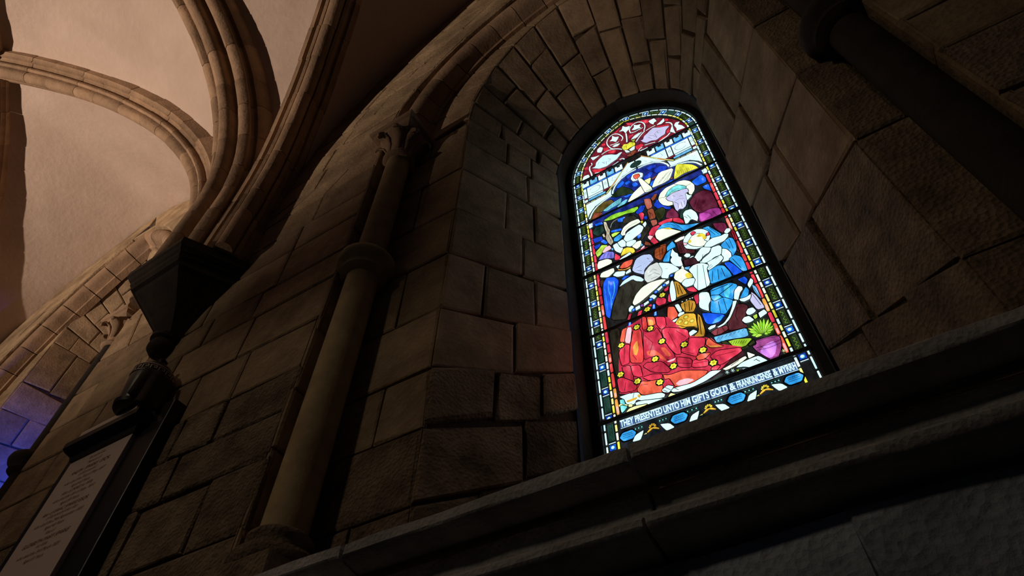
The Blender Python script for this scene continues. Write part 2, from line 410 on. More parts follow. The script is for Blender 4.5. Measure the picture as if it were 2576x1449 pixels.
def roll(cx, cy, r, a0, a1, n=7): return [(cx + r * math.sin(math.radians(a0 + (a1 - a0) * k / (n - 1))), cy + r * math.cos(math.radians(a0 + (a1 - a0) * k / (n - 1)))) for k in range(n)]
def mirror(p): return [(-l, d) for l, d in p] + [(l, d) for l, d in reversed(p)]
pd = [(.175, -.06), (.175, .06), (.150, .075), (.140, .10)] + [(.115, .085), (.095, .10)] + [(.085, .125), (.10, .15), (.095, .175), (.07, .185), (.055, .17)] + list(reversed(roll(0, .20, .058, 0, 78, 6)))
PD = mirror(pd)
pt = [(.27, -.06), (.27, .05), (.245, .085), (.21, .08), (.195, .11)] + [(.215, .145), (.195, .185), (.15, .20), (.115, .18), (.10, .145), (.07, .12), (.05, .14)] + list(reversed(roll(0, .205, .062, 0, 85, 6)))
PT = mirror(pt)
rib('vault_rib', (-3.10, 1.24), (XC, YC), PD, 'diagonal vault rib rising steeply right of the broad middle rib', past=1)
rib('vault_rib', (-3.40, 1.19), (-3.46, YC), PT, 'broad transverse vault rib rising in the middle from the dark corbel', past=1, low=.86)
rib('vault_rib', (-3.66, 1.26), (XC2, YC), PD, 'diagonal vault rib sweeping far left from the corbel in a long arc', past=1)
rib('vault_rib', (XC2 - 2.6, 1.25), (XC2, YC), PD, 'diagonal vault rib descending at the left edge of the picture', group='ribs of the far bay', past=1)
rib('vault_rib', (-9.28, 1.02), (-9.28, YC), PT, 'broad transverse rib in shadow beyond the far bay', group='ribs of the far bay', past=1, low=.86)

# ------------------------------------------------------------------ arch mouldings of the recessed order
def arch_moulding(xc, yo, hr, label, up=0):
    root = empty('arch_moulding', label=label, cat='arch moulding')
    a = Arch(xc, 1.40, hr, 4.42, 1.62 + up * .75, LED)
    prof = [(-.10, .17)] + [(-.095, .10), (-.06, .085), (-.05, .05)] + [(.085 * math.cos(math.radians(t)) * -1 + .03, .0 + .085 * math.sin(math.radians(-t))) for t in range(0, 181, 22)] + [(.125, .03), (.135, .07), (.155, .08), (.16, .17)]
    # (radial inwards(+)/outwards(-), y offset from the roll's centre)
    n = 18
    for i in range(n):
        s0, s1 = 1 + 2 * i / n + .002, 1 + 2 * (i + 1) / n - .002
        vs = []; m = len(prof); sc = random.uniform(.99, 1.01)
        for k in range(5):
            s = s0 + (s1 - s0) * k / 4; x0, z0 = a.p(s); xa, za = a.p(max(1, s - .01)); xb, zb = a.p(min(3, s + .01))
            t = V((xb - xa, 0, zb - za)).normalized(); nn = V((t.z, 0, -t.x))
            for r, y in prof: vs.append(V((x0, 1.395 + yo + y * .9, z0)) + nn * r * sc * (.985 if k in (0, 4) else 1))
        fs = [(p * m + q, (p + 1) * m + q, (p + 1) * m + q + 1, p * m + q + 1) for p in range(4) for q in range(m - 1)]
        fs += [tuple(range(m)), tuple(4 * m + q for q in range(m - 1, -1, -1))]
        o = obj('voussoir', vs, fs, M['rib'], root, True)
        md = o.modifiers.new('split', 'EDGE_SPLIT'); md.split_angle = math.radians(48)
arch_moulding(XC, 0, 1.12, 'roll moulding arching over the window from the capital of the ringed shaft')
arch_moulding(XC2, .16, 1.40, 'roll moulding arching over the far window lit blue', 1.0)

# ------------------------------------------------------------------ nook shafts
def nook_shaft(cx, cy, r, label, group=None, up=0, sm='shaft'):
    t = empty('nook_shaft', label=label, cat='column', group=group)
    box('plinth', (cx - .15, cy - .15, LED - .02), (cx + .15, cy + .13, 1.09), M['rough'], t, .012)
    lathe('base', [(.150, 1.085), (.157, 1.10), (.157, 1.125), (.145, 1.145), (.120, 1.152), (.105, 1.17), (.108, 1.19), (.118, 1.20), (.118, 1.215), (.105, 1.228), (r + .008, 1.235)], cx, cy, M['rough'], t)
    lathe('lower_shaft', [(r * 1.08, 1.23), (r * 1.06, 1.8), (r * 1.05, 2.72)], cx, cy, M[sm], t)
    lathe('annulet', [(r, 2.70), (.105, 2.715), (.125, 2.73), (.118, 2.75), (.125, 2.765), (.150, 2.785), (.160, 2.81), (.155, 2.84), (.135, 2.86), (.10, 2.872), (r, 2.88)], cx, cy, M[sm], t)
    lathe('upper_shaft', [(r, 2.87), (r * .98, 3.5), (r * .97, 4.0 + up)], cx, cy, M[sm], t)
    cp = lathe('capital', [(q, z + up) for q, z in [(r, 3.985), (r + .022, 3.99), (r + .03, 4.005), (r + .022, 4.02), (r + .004, 4.03), (r + .008, 4.08), (r + .018, 4.14), (r + .04, 4.19), (r + .075, 4.225), (r + .085, 4.25), (r + .07, 4.262)]], cx, cy, M['rib'], t, 32)
    for k in range(8):                 # stiff leaves curling under the abacus
        a = k * math.pi / 4 + .39
        ca, sa = math.cos(a), math.sin(a); vs = []
        for (rr, z, w) in ((r + .012, 4.07, .014), (r + .026, 4.14, .026), (r + .055, 4.19, .034), (r + .095, 4.215, .030), (r + .112, 4.20, .018), (r + .105, 4.183, .008)):
            for q, dz in ((-w, 0), (0, .010), (w, 0)):
                vs.append((cx + rr * ca - q * sa, cy + rr * sa + q * ca, z + dz + up))
        obj('leaf', vs, [(i * 3 + j, i * 3 + j + 1, i * 3 + j + 4, i * 3 + j + 3) for i in range(5) for j in range(2)], M['rib'], cp, True).modifiers.new('thick', 'SOLIDIFY').thickness = .012
    # moulded square abacus
    pr = [(.125, 4.262), (.150, 4.275), (.165, 4.30), (.180, 4.305), (.185, 4.315), (.185, 4.35), (.176, 4.357), (.10, 4.36)]
    vs = []; pr = [(w, z + up) for w, z in pr]
    for w, z in pr: vs += [(cx - w, cy - w + .01, z), (cx + w, cy - w + .01, z), (cx + w, cy + .12, z), (cx - w, cy + .12, z)]
    fs = [(j * 4 + i, j * 4 + (i + 1) % 4, (j + 1) * 4 + (i + 1) % 4, (j + 1) * 4 + i) for j in range(len(pr) - 1) for i in range(4)] + [(3, 2, 1, 0), tuple(len(pr) * 4 - 4 + i for i in range(4))]
    obj('abacus', vs, fs, M['rib'], t)
nook_shaft(-1.80, 1.385, .080, 'slender ringed column with a leafy capital left of the stained glass window')
nook_shaft(.70, 1.40, .075, 'ringed column in deep shadow right of the stained glass window', sm='dark_shaded')  # deep shadow put into the shaft's near-black colour
nook_shaft(XC2 - 1.37, 1.545, .080, 'far column in the next bay beyond the blue reveal', group='columns of the far window', sm='dark_shaded')
nook_shaft(XC2 + 1.37, 1.545, .080, 'near column in the next bay behind the dark corbel', group='columns of the far window', sm='dark_shaded')  # both far shafts: shade of the nooks painted as near-black stone

# ------------------------------------------------------------------ vault corbel
cb = empty('corbel', label='dark moulded wall corbel carrying the vault ribs, tapering to a knob', cat='corbel')
FT = [(-2.86, 1.33), (-3.09, .915), (-3.64, .93), (-3.90, 1.42)]
def loft(name, levels, mat, parent):
    vs = []
    for s, z in levels:
        for k in range(3):
            (ax, ay), (bx, by) = FT[k], FT[k + 1]
            for t in (0, .5) if k < 2 else (0, .5, 1):
                px, py = ax + (bx - ax) * t, ay + (by - ay) * t
                vs.append((XK + (px - XK) * s, 1.34 + (py - 1.34) * s, z))
    w = 7
    fs = [(j * w + i, j * w + i + 1, (j + 1) * w + i + 1, (j + 1) * w + i) for j in range(len(levels) - 1) for i in range(w - 1)]
    fs += [tuple(range(w - 1, -1, -1)), tuple((len(levels) - 1) * w + i for i in range(w))] + [((j) * w, (j + 1) * w, (j + 1) * w + w - 1, j * w + w - 1) for j in range(len(levels) - 1)]
    return obj(name, vs, fs, mat, parent)
loft('abacus', [(.86, 3.365), (.90, 3.38), (.91, 3.405), (.94, 3.415), (.97, 3.44), (1.0, 3.45), (1.0, 3.50), (.97, 3.505)], M['dark_shaded'], cb)  # whole corbel takes one near-black tone
loft('bowl', [(.20, 2.97), (.24, 3.00), (.34, 3.09), (.46, 3.17), (.62, 3.25), (.76, 3.31), (.80, 3.34), (.86, 3.345), (.87, 3.365)], M['dark_shaded'], cb)
lathe('knob', [(.02, 2.84), (.055, 2.855), (.078, 2.885), (.08, 2.915), (.068, 2.95), (.09, 2.965), (.09, 2.99)], XK, 1.27, M['dark_shaded'], cb)
# ------------------------------------------------------------------ the stained glass window
# every pane is traced on the glass plane; frames give the pixel windows the tracing was measured in
FR = {'A': (1430, 270, 6.44), 'B': (1430, 450, 6.44), 'C': (1560, 400, 6.44), 'D': (1460, 640, 6.44), 'E': (1660, 560, 6.44),
      'F': (1680, 720, 6.44), 'G': (1480, 800, 6.44), 'H': (1500, 900, 6.3), 'I': (1780, 850, 7.625)}
def P2(k, pts):
    if isinstance(pts, str): pts = [tuple(float(c) for c in p.split(',')) for p in pts.split()]
    if k == 'W': return [(XG + x, z) for x, z in pts]
    a, b, s = FR[k]; out = []
    for x, y in pts:
        p = at(a + x / s, b + y / s, YG); out.append((p.x, p.z))
    return out
XG = -.4245
COL = dict(w=(214, 255, 255), w2=(200, 235, 245), cr=(232, 255, 222), b=(8, 95, 245), db=(6, 58, 190), b2=(12, 85, 240), sb=(45, 155, 245), lb=(80, 200, 255), lb4=(110, 175, 240),
           lb5=(100, 180, 245), jw=(60, 165, 255), cy=(120, 225, 235), t=(14, 48, 40), t2=(25, 90, 70), dg=(22, 42, 14), dg2=(38, 46, 16), g=(140, 205, 50), g2=(180, 225, 80), g3=(150, 195, 45),
           r=(214, 50, 78), r3=(190, 42, 68), dr=(112, 14, 34), rp=(205, 40, 60), o=(232, 92, 66), o2=(222, 66, 66), oy=(245, 160, 70), pk=(245, 190, 200), m=(82, 14, 42), m2=(105, 26, 60), m3=(74, 26, 34), m4=(52, 14, 26), m5=(128, 52, 62),
           p=(185, 70, 170), p2=(140, 42, 120), p3=(160, 70, 140), p4=(205, 130, 245), l=(190, 190, 226), l2=(176, 192, 228), gy=(200, 208, 206), vi=(115, 115, 212), y=(228, 226, 62), y2=(245, 250, 170), y3=(232, 178, 55), y4=(245, 205, 60),
           yb=(235, 240, 130), gd=(182, 134, 40), br=(136, 66, 42), br2=(165, 86, 70), br3=(140, 62, 22), dbr=(62, 30, 18), ol=(88, 72, 24), tan=(190, 180, 155), blk=(34, 34, 24), blk2=(26, 22, 10), lbf=(110, 195, 215), dk=(6, 16, 24), nv=(6, 32, 120), k=(3, 4, 6), dt=(16, 50, 62), lt=(62, 96, 150))
GM = {}
def gmat(c):
    if c in GM: return GM[c]
    m = bpy.data.materials.new('glass_' + c); m.use_nodes = True; n = m.node_tree.nodes; L = m.node_tree.links; b = n['Principled BSDF']
    lc = srgb(COL[c]); b.inputs['Base Color'].default_value = (.01, .01, .012, 1); b.inputs['Roughness'].default_value = .25
    g = n.new('ShaderNodeNewGeometry'); mp = n.new('ShaderNodeMapping'); mp.inputs['Scale'].default_value = (1, 1, .45); mp.inputs['Rotation'].default_value = (0, .5, 0); L.new(g.outputs['Position'], mp.inputs[0])
    t = n.new('ShaderNodeTexNoise'); t.inputs['Scale'].default_value = 26; t.inputs['Detail'].default_value = 5; L.new(mp.outputs[0], t.inputs['Vector'])
    r = n.new('ShaderNodeValToRGB'); e = r.color_ramp.elements
    pale = min(lc[:3]) > .35; v = .06 if pale else .38
    e[0].position = .32; e[1].position = .60; h = r.color_ramp.elements.new(.76); f_ = 0 if pale or max(lc[:3]) < .02 else .35; h.color = tuple(min(1.0, x * 1.5 * (1 - f_) + f_ * max(lc[:3]) * .9) for x in lc[:3]) + (1,)
    e = r.color_ramp.elements
    e[0].color = tuple(x * (1 - v) for x in lc[:3]) + (1,)
    e[1].color = tuple(min(1.0, x * (1 + v * .9) + (.0 if pale else .012)) for x in lc[:3]) + (1,)
    L.new(t.outputs[0], r.inputs[0]); L.new(r.outputs[0], b.inputs['Emission Color']); b.inputs['Emission Strength'].default_value = 1.2 if pale else 1.08
    GM[c] = m; return m

win = empty('window_1', label='tall round headed stained glass window glowing with a nativity scene', kind='structure')
placed = []; came_v, came_f = [], []
STEP = .00032
def level(pts):
    x0, x1 = min(p[0] for p in pts), max(p[0] for p in pts); z0, z1 = min(p[1] for p in pts), max(p[1] for p in pts); lv = 0
    for a, b, c, d, l in placed:
        if a < x1 - .001 and b > x0 + .001 and c < z1 - .001 and d > z0 + .001 and l >= lv: lv = l + 1
    placed.append((x0, x1, z0, z1, lv)); return lv
def outset(p, d):
    if area(p) < 0: p = p[::-1]
    q = []; n = len(p)
    for i in range(n):
        (ax, az), (bx, bz), (cx, cz) = p[i - 1], p[i], p[(i + 1) % n]
        l1, l2 = math.hypot(bx - ax, bz - az) or 1, math.hypot(cx - bx, cz - bz) or 1
        nx, nz = (bz - az) / l1 + (cz - bz) / l2, -(bx - ax) / l1 - (cx - bx) / l2; l = math.hypot(nx, nz) or 1
        k = min(1.6, 2 / max(l, .6)); q.append((bx + nx / l * d * k, bz + nz / l * d * k))
    return q
def chaikin(p, n=1):
    for _ in range(n):
        q = []
        for i in range(len(p)):
            a, b = p[i], p[(i + 1) % len(p)]
            q += [(a[0] * .84 + b[0] * .16, a[1] * .84 + b[1] * .16), (a[0] * .16 + b[0] * .84, a[1] * .16 + b[1] * .84)]
        p = q
    return p
def area(p): return sum(p[i][0] * p[(i + 1) % len(p)][1] - p[(i + 1) % len(p)][0] * p[i][1] for i in range(len(p))) / 2
def came(p, w, y, closed=True):
    n = len(p); b = len(came_v)
    for i in range(n):
        a, c, d = p[i - 1] if closed or i else p[i], p[i], p[(i + 1) % n] if closed or i < n - 1 else p[i]
        tx, tz = d[0] - a[0], d[1] - a[1]; l = math.hypot(tx, tz) or 1; nx, nz = -tz / l * w, tx / l * w
        came_v.extend([(c[0] + nx, y, c[1] + nz), (c[0] - nx, y, c[1] - nz)])
    for i in range(n if closed else n - 1):
        j = (i + 1) % n; came_f.append((b + 2 * i, b + 2 * j, b + 2 * j + 1, b + 2 * i + 1))
def pane(c, pts, w=.0020, sm=1, name='glass_pane', lv=None):
    if sm: pts = chaikin(pts, sm)
    if area(pts) < 0: pts = pts[::-1]
    if lv is None: lv = level(pts)
    y = YG - lv * STEP; n = len(pts)
    vs = [(x, y, z) for x, z in pts] + [(x, y + .0004, z) for x, z in pts]
    fs = [tuple(range(n))] + [(i, n + i, n + (i + 1) % n, (i + 1) % n) for i in range(n)]
    o = obj(name, vs, fs, gmat(c), win)
    if w: came(pts, w, y - .00016)
    return o
def T(k, c, s, w=.0020, sm=1):
    p = P2(k, s); return pane(c, outset(p, .0022) if sm and k != 'W' else p, w, sm)
def stroke(k, c, s, width, w=.0012, name='glass_pane'):
    """a thick painted or leaded line following its points; width in metres"""
    p = P2(k, s); q = [p[0]]
    for i in range(1, len(p) - 1): q += [tuple(p[i - 1][j] * .25 + p[i][j] * .75 for j in (0, 1)), tuple(p[i][j] * .75 + p[i + 1][j] * .25 for j in (0, 1))]
    q.append(p[-1]); a, b = [], []
    for i in range(len(q)):
        u, v = q[max(0, i - 1)], q[min(len(q) - 1, i + 1)]; tx, tz = v[0] - u[0], v[1] - u[1]; l = math.hypot(tx, tz) or 1
        nx, nz = -tz / l * width / 2, tx / l * width / 2; a.append((q[i][0] + nx, q[i][1] + nz)); b.append((q[i][0] - nx, q[i][1] - nz))
    return pane(c, a + b[::-1], w, 0, name)
def line(k, s, wd=.0012):              # thin line painted on the glass
    p = P2(k, s); lv = level([(x - .001, z - .001) for x, z in p] + [(x + .001, z + .001) for x, z in p]); came(p, wd, YG - lv * STEP, False)
def lines(k, *a, wd=.0012):
    for s in a: line(k, s, wd)
def blob(cx, cz, rx, rz, n=12, lobes=0, amp=.15): return [(cx + rx * math.cos(2 * math.pi * i / n) * (1 + (amp * math.cos(lobes * 2 * math.pi * i / n) if lobes else 0)), cz + rz * math.sin(2 * math.pi * i / n) * (1 + (amp * math.cos(lobes * 2 * math.pi * i / n) if lobes else 0))) for i in range(n)]

# border: bands that follow the window's outline
class Out(Arch): pass
def outline(r): return Arch(XG, .480 - r, .480 - r, 4.21, .640 - r * .97, 1.78)
ref = outline(.035); SL = 2.43; AL = .79    # lengths of one jamb and of one arc
def s_len(l):                           # distance from the foot of the left jamb -> s
    if l <= SL: return l / SL
    if l <= SL + 2 * AL: return 1 + (l - SL) / AL
    return 3 + (l - SL - 2 * AL) / SL
TOT = 2 * SL + 2 * AL
def band(c, l0, l1, r0, r1, name, w=.0016, sm=1):
    n = 2 if l1 - l0 < .12 else 4
    a, b = outline(r0), outline(r1); p = [a.p(s_len(l0 + (l1 - l0) * i / n)) for i in range(n + 1)] + [b.p(s_len(l1 - (l1 - l0) * i / n)) for i in range(n + 1)]
    return pane(c, p, w, sm, name, lv=0)
back_p = [outline(-.004).p(k / 12) for k in range(49)]
def run(pattern, r0, r1, name, gap, l0=0, l1=TOT, jit=.2, w=.0012):
    l = l0; i = 0
    while l < l1 - .01:
        c, d = pattern(i); d *= random.uniform(1 - jit, 1 + jit); d = min(d, l1 - l)
        if d > gap * 1.5: band(c, l + gap / 2, l + d - gap / 2, r0, r1, name, w)
        l += d; i += 1
BARZ = [4.215, 3.668, 3.118, 2.598, 2.002]
run(lambda i: (random.choice(('w', 'w', 'w2')), .078), .002, .0125, 'edge_pane', .010)
run(lambda i: (random.choice(('cr', 'yb', 'cr', 'y', 'w')), .052), .058, .0705, 'bead_pane', .007)
# jewels between dark green panels
jl = []
l = .07
while l < TOT - .03: jl.append(l); l += .167
for i, l in enumerate(jl):
    band('w2', l - .0275, l - .0205, .0175, .053, 'jewel_bar', .0012, 0); band('w2', l + .0205, l + .0275, .0175, .053, 'jewel_bar', .0012, 0)
    band('db' if i % 3 else 'b', l - .0165, l + .0165, .019, .052, 'jewel_pane', .0014)
    q = outline(.0355).p(s_len(l)); pane('lb', chaikin(blob(q[0], q[1], .0125, .013, 8)), .0010, 0, 'jewel_centre')
    pane('w', blob(q[0] - .001, q[1] + .001, .0075, .008, 8), 0, 0, 'jewel_centre')
    if i < len(jl) - 1:
        a, b = l + .034, l + .133
        c = 't' if random.random() < .25 else 'dg'
        band(c, a, b, .018, .053, 'green_pane', .0016, 0)
        n = 13; wv = []                  # vine line painted on the panel
        for k in range(n):
            m_ = outline(.0355 + .008 * math.sin(k * 1.9)).p(s_len(a + .008 + (b - a - .016) * k / (n - 1))); wv.append(m_)
        o = [(x - XG, z) for x, z in wv]
        stroke('W', 't2' if c == 't' else 'g3', o, .0016, 0, 'vine_line')
        for rr in (.0225, .0485):
            o = [(outline(rr).p(s_len(a + .006 + (b - a - .012) * k / 4))) for k in range(5)]
            stroke('W', 't2' if c == 't' else 'dg2', [(x - XG, z) for x, z in o], .0022, 0, 'vine_line')
# red bands inside the border, only beside the picture
for side in (0, 1):
    z = 2.015; i = 0
    while z < 3.575:
        d = min(random.uniform(.065, .125), 3.585 - z)
        sx = -1 if side == 0 else 1
        c = random.choice(('rp', 'r', 'o', 'rp', 'o2', 'oy' if z < 2.8 else 'rp'))
        xa, xb = XG + sx * .387, XG + sx * .406
        pane(c, [(xa, z + .003), (xb, z + .003), (xb, z + d - .003), (xa, z + d - .003)], .0018, 1, 'red_pane', lv=0)
        if c in ('oy', 'o'): pane('pk', [(xa + sx * .005, z + .012), (xb - sx * .005, z + .012), (xb - sx * .005, z + d * .55), (xa + sx * .005, z + d * .55)], 0, 1, 'red_pane')
        z += d
    q = [(.375, 3.600), (.405, 3.592), (.412, 3.625), (.405, 3.652), (.385, 3.645), (.362, 3.66), (.352, 3.650), (.372, 3.632)]
    T('W', 'w', [(x * sx, z) for x, z in q]); line('W', [(.38 * sx, 3.61), (.39 * sx, 3.632), (.375 * sx, 3.645)])

# ---- tympanum: red ground with white scrolls (frame A)
bd = [(215, 1180), (262, 1000), (330, 860), (450, 690), (590, 540), (700, 430), (860, 310), (1010, 250), (1200, 205), (1450, 178), (1620, 185), (1800, 225), (1900, 290), (1935, 350)]
fc = (1010, 800)
for i in range(len(bd) - 1):
    a, b = bd[i], bd[i + 1]; m_ = lambda p, t: (p[0] + (fc[0] - p[0]) * t, p[1] + (fc[1] - p[1]) * t)
    pane('dr', P2('A', [a, b, m_(b, .5), m_(a, .5)]), .0012, 0); pane('dr' if i % 2 else 'm', P2('A', [m_(a, .5), m_(b, .5), m_(b, .93), m_(a, .93)]), .0012, 0)
for s in ("930,260 1030,255 1080,290 960,300", "1160,225 1290,205 1300,250 1240,270", "1440,320 1600,285 1640,300 1560,330 1420,340", "1590,400 1640,330 1650,400 1600,430", "1080,640 1180,600 1230,620 1120,700", "650,700 780,700 740,750 640,750", "540,600 600,590 600,620 540,630", "250,990 320,960 320,1010 270,1020", "380,1020 480,1000 620,990 560,1050 420,1065", "430,1090 520,1075 460,1120", "1560,200 1620,195 1620,225 1570,230", "560,670 640,650 660,690 580,720", "740,420 840,330 800,400 740,440", "1480,520 1640,440 1600,480 1470,560", "980,460 1060,440 1030,480 970,520"): T('A', 'rp' if len(s) % 3 else 'r3', s, .0014)
for s, w_ in (("870,685 790,675 700,680 640,630 620,580 640,515 700,450 780,430 850,455 890,500 860,545", .0068), ("820,560 750,600 680,620", .006), ("1010,425 985,370 1030,300 1090,255 1160,240 1225,262 1248,320 1225,385", .0072), ("1000,420 1070,410 1140,370 1210,335", .0055), ("950,570 948,500 935,430", .0085), ("1020,530 1070,470 1150,420", .006), ("1100,565 1150,490 1200,430 1240,390", .0075), ("1260,385 1330,340 1410,300", .006),
              ("1460,578 1540,520 1610,470 1650,420", .0085), ("1675,400 1690,350 1685,290 1655,255 1580,255", .0075), ("1240,622 1320,595 1410,575", .006), ("1140,720 1155,685 1200,655", .007), ("1165,715 1225,690 1290,660", .0085), ("540,770 600,725 680,690 760,680", .0065), ("370,905 390,930 350,965", .006), ("350,960 340,1010 375,1080 385,1120", .0085), ("430,1072 520,1052 630,1008", .0065), ("665,985 740,930 810,880", .006), ("785,925 850,885 915,850 885,828 830,850", .007)): stroke('A', 'w', s, w_ * 1.35, .0008)
for s in ("820,400 870,370 880,310 930,330 1000,310 990,360 950,390 930,430 890,385", "1030,375 1070,330 1060,290 1110,300 1175,280 1150,320 1180,340 1120,355 1080,372", "670,555 710,520 710,465 760,490 820,480 800,520 770,565 720,550", "1300,230 1340,210 1390,185 1430,230 1390,250 1380,285 1330,265", "1430,295 1490,245 1545,185 1560,230 1510,275", "1715,300 1740,255 1805,240 1770,290 1840,300 1895,340 1800,370 1755,390 1760,350", "1650,405 1672,330 1690,300 1705,360 1745,435 1690,412", "470,690 510,650 560,660 550,700 530,735 470,735", "360,820 440,805 510,780 400,865", "222,1195 250,1120 325,1090 345,1130 300,1170", "715,640 770,605 840,590 800,630 745,648", "1020,530 1080,470 1150,430 1200,400 1110,500"): T('A', 'w', s, .0014)
T('A', 'l', "1170,545 1215,575 1270,585 1340,550 1430,540 1500,485 1570,440 1580,380 1640,312 1560,320 1480,340 1380,340 1320,390 1275,440 1230,480 1212,540"); lines('A', "1320,470 1380,470 1440,500 1400,440 1440,400 1490,380", "1440,400 1460,430 1490,410", "1300,500 1360,520")
T('A', 'w2', "380,990 440,965 450,905 500,845 570,785 690,768 780,775 830,740 875,728 820,800 780,850 700,900 620,960 500,1000 430,992"); lines('A', "540,900 600,890 590,920 560,900", "650,840 690,840 670,870 640,890", "620,880 620,930", "480,930 500,890")
T('A', 'y', "868,655 900,608 960,605 1000,570 1085,580 1080,625 1000,660 960,690 895,700"); T('A', 'w', "985,700 1045,650 1080,635 1075,690 1020,718"); T('A', 'w', "905,700 960,705 1010,730 940,745"); T('A', 'br', "948,795 1010,755 1040,710 1112,712 1080,755 1040,795 990,806"); T('A', 'g3', "1020,548 1085,528 1060,572")
lines('A', "900,650 950,640 980,600", "1010,750 1030,790", "940,620 950,680")

# ---- canopy above the picture, symmetrical about the axis
T('W', 'nv', [(-.375, 3.70), (-.33, 3.83), (-.2, 3.90), (-.12, 4.0), (0, 4.03), (.12, 4.0), (.2, 3.90), (.33, 3.83), (.375, 3.70), (.38, 3.60), (-.38, 3.60)], .001, 0)
T('W', 'dk', [(-.37, 3.60), (-.37, 3.10), (.37, 3.10), (.37, 3.60)], 0, 0)
for sx in (-1, 1):
    mm = lambda a: [(x * sx, z) for x, z in a]
    for i in range(5):
        x0 = .09 + i * .066 + .004; x1 = x0 + .058
        T('W', 'lb5' if i % 2 else 'w', mm([(x0, 4.120), (x1, 4.120), (x1, 4.186), (x1 - .018, 4.186), (x1 - .018, 4.166), (x0 + .018, 4.166), (x0 + .018, 4.186), (x0, 4.186)]), .0014, 0)
    T('W', 'b', mm([(.12, 4.099), (.41, 4.099), (.41, 4.113), (.11, 4.113)]), .001, 0)
    T('W', 'w', mm([(.385, 3.975), (.412, 3.975), (.412, 4.094), (.385, 4.094)]), .0014, 0); T('W', 'w', mm([(.262, 3.975), (.38, 3.975), (.38, 4.094), (.262, 4.094)]), .0014, 0)
    T('W', 'w', mm([(.222, 3.975), (.257, 3.975), (.257, 4.094), (.222, 4.094)]), .0014, 0); T('W', 'w', mm([(.190, 3.975), (.217, 3.975), (.217, 4.094), (.105, 4.094)]), .0014, 0)
    ov = blob(.321, 4.037, .042, .038, 17, 8, .05); line('W', mm(ov[1:9] + ov[9:16]), .0016)
    for cx in (.398, .240): line('W', mm([(cx - .005, 4.02), (cx - .005, 4.06)]), .0012); line('W', mm([(cx + .005, 4.02), (cx + .005, 4.06)]), .0012)
    line('W', mm([(.15, 4.05), (.18, 4.07), (.19, 4.03), (.17, 4.02)]), .0012)
    T('W', 'dr', mm([(.385, 3.955), (.412, 3.955), (.412, 3.970), (.385, 3.970)]), .001, 0); T('W', 'dr', mm([(.20, 3.952), (.262, 3.952), (.262, 3.970), (.20, 3.970)]), .001, 0)
    T('W', 'w2', mm([(.266, 3.952), (.38, 3.952), (.38, 3.970), (.266, 3.970)]), .001, 0); T('W', 'lb5', mm([(.25, 3.920), (.38, 3.920), (.38, 3.946), (.25, 3.946)]), .001); T('W', 'w', mm([(.385, 3.920), (.412, 3.920), (.412, 3.950), (.385, 3.950)]), .001)
    gb = [(.05, 4.165), (.095, 4.10), (.15, 4.025), (.195, 3.965), (.245, 3.905)]
    for i in range(4): stroke('W', 'yb' if i % 2 else 'oy', mm([gb[i], gb[i + 1]]), .011, .0014)
    for i in range(4): stroke('W', 'tan' if i % 2 else 'yb', mm([(.255 + i * .038, 3.904 - i * .002), (.288 + i * .038, 3.903 - i * .002)]), .008, .001)
    T('W', 'w', mm([(.004, 4.045), (.004, 4.14), (.055, 4.150), (.15, 4.015), (.20, 3.945), (.155, 3.975), (.11, 4.015)]), .0014, 0); lines('W', mm([(.06, 4.08), (.075, 4.06), (.07, 4.045)]), mm([(.1, 4.04), (.115, 4.02)]), wd=.001)
    T('W', 'w', mm([(.205, 3.935), (.24, 3.895), (.405, 3.885), (.405, 3.72), (.385, 3.76), (.34, 3.815), (.26, 3.845), (.215, 3.85), (.21, 3.90)]), .0014, 0)
    for i in range(5):
        for j in range(3): line('W', mm([(.29 + j * .035 + (i % 2) * .012, 3.865 - i * .013 - j * .008), (.298 + j * .035 + (i % 2) * .012, 3.868 - i * .013 - j * .008)]), .0008)
T('W', 't', blob(0, 4.088, .042, .038, 16), .0016); lines('W', [(-.02, 4.07), (0, 4.10), (.02, 4.07)], [(-.025, 4.10), (-.01, 4.11), (0, 4.10), (.01, 4.11), (.025, 4.10)])

# ---- sky, foliage, rafters (frames A, B, C)
for k, c, L_ in (('A', 'db', ("1250,990 1330,950 1420,930 1420,970 1300,1022", "1370,1035 1480,950 1610,960 1560,1030 1430,1072", "1220,1130 1330,1045 1372,1060 1340,1125 1225,1180", "930,1120 1040,1062 1052,1100 950,1165", "930,1440 1040,1370 1060,1390 1000,1440")),
                 ('A', 'b', ("765,1305 880,1192 912,1220 830,1318", "915,1230 980,1190 1012,1215 935,1265", "1030,1240 1090,1212 1132,1250 1100,1285 1045,1285", "1310,1290 1340,1205 1400,1180 1360,1265", "1560,1250 1680,1180 1732,1200 1600,1275")),
                 ('B', 'b', ("895,295 1030,220 1048,245 950,305", "800,650 920,612 932,670 850,702 795,692", "935,615 1020,600 985,652 940,665", "430,735 540,700 562,730 440,772", "688,840 860,800 858,835 700,872", "520,1020 570,982 640,1030 602,1062", "1110,930 1180,882 1192,920 1130,972")),
                 ('B', 'db', ("1090,550 1165,440 1245,430 1205,530 1130,575", "395,975 535,932 560,990 425,1045", "415,1095 515,1050 512,1100 440,1145", "690,320 760,290 770,310 700,335", "1215,620 1270,600 1275,650 1240,660")),
                 ('C', 'b', ("1160,365 1310,252 1385,300 1392,370 1250,432 1185,405", "1338,445 1430,402 1482,520 1362,482")), ('C', 'db', ("540,750 600,650 690,740 765,765 620,812", "685,780 830,775 805,820 720,805"))):
    for s in L_: T(k, c, s, .0018)
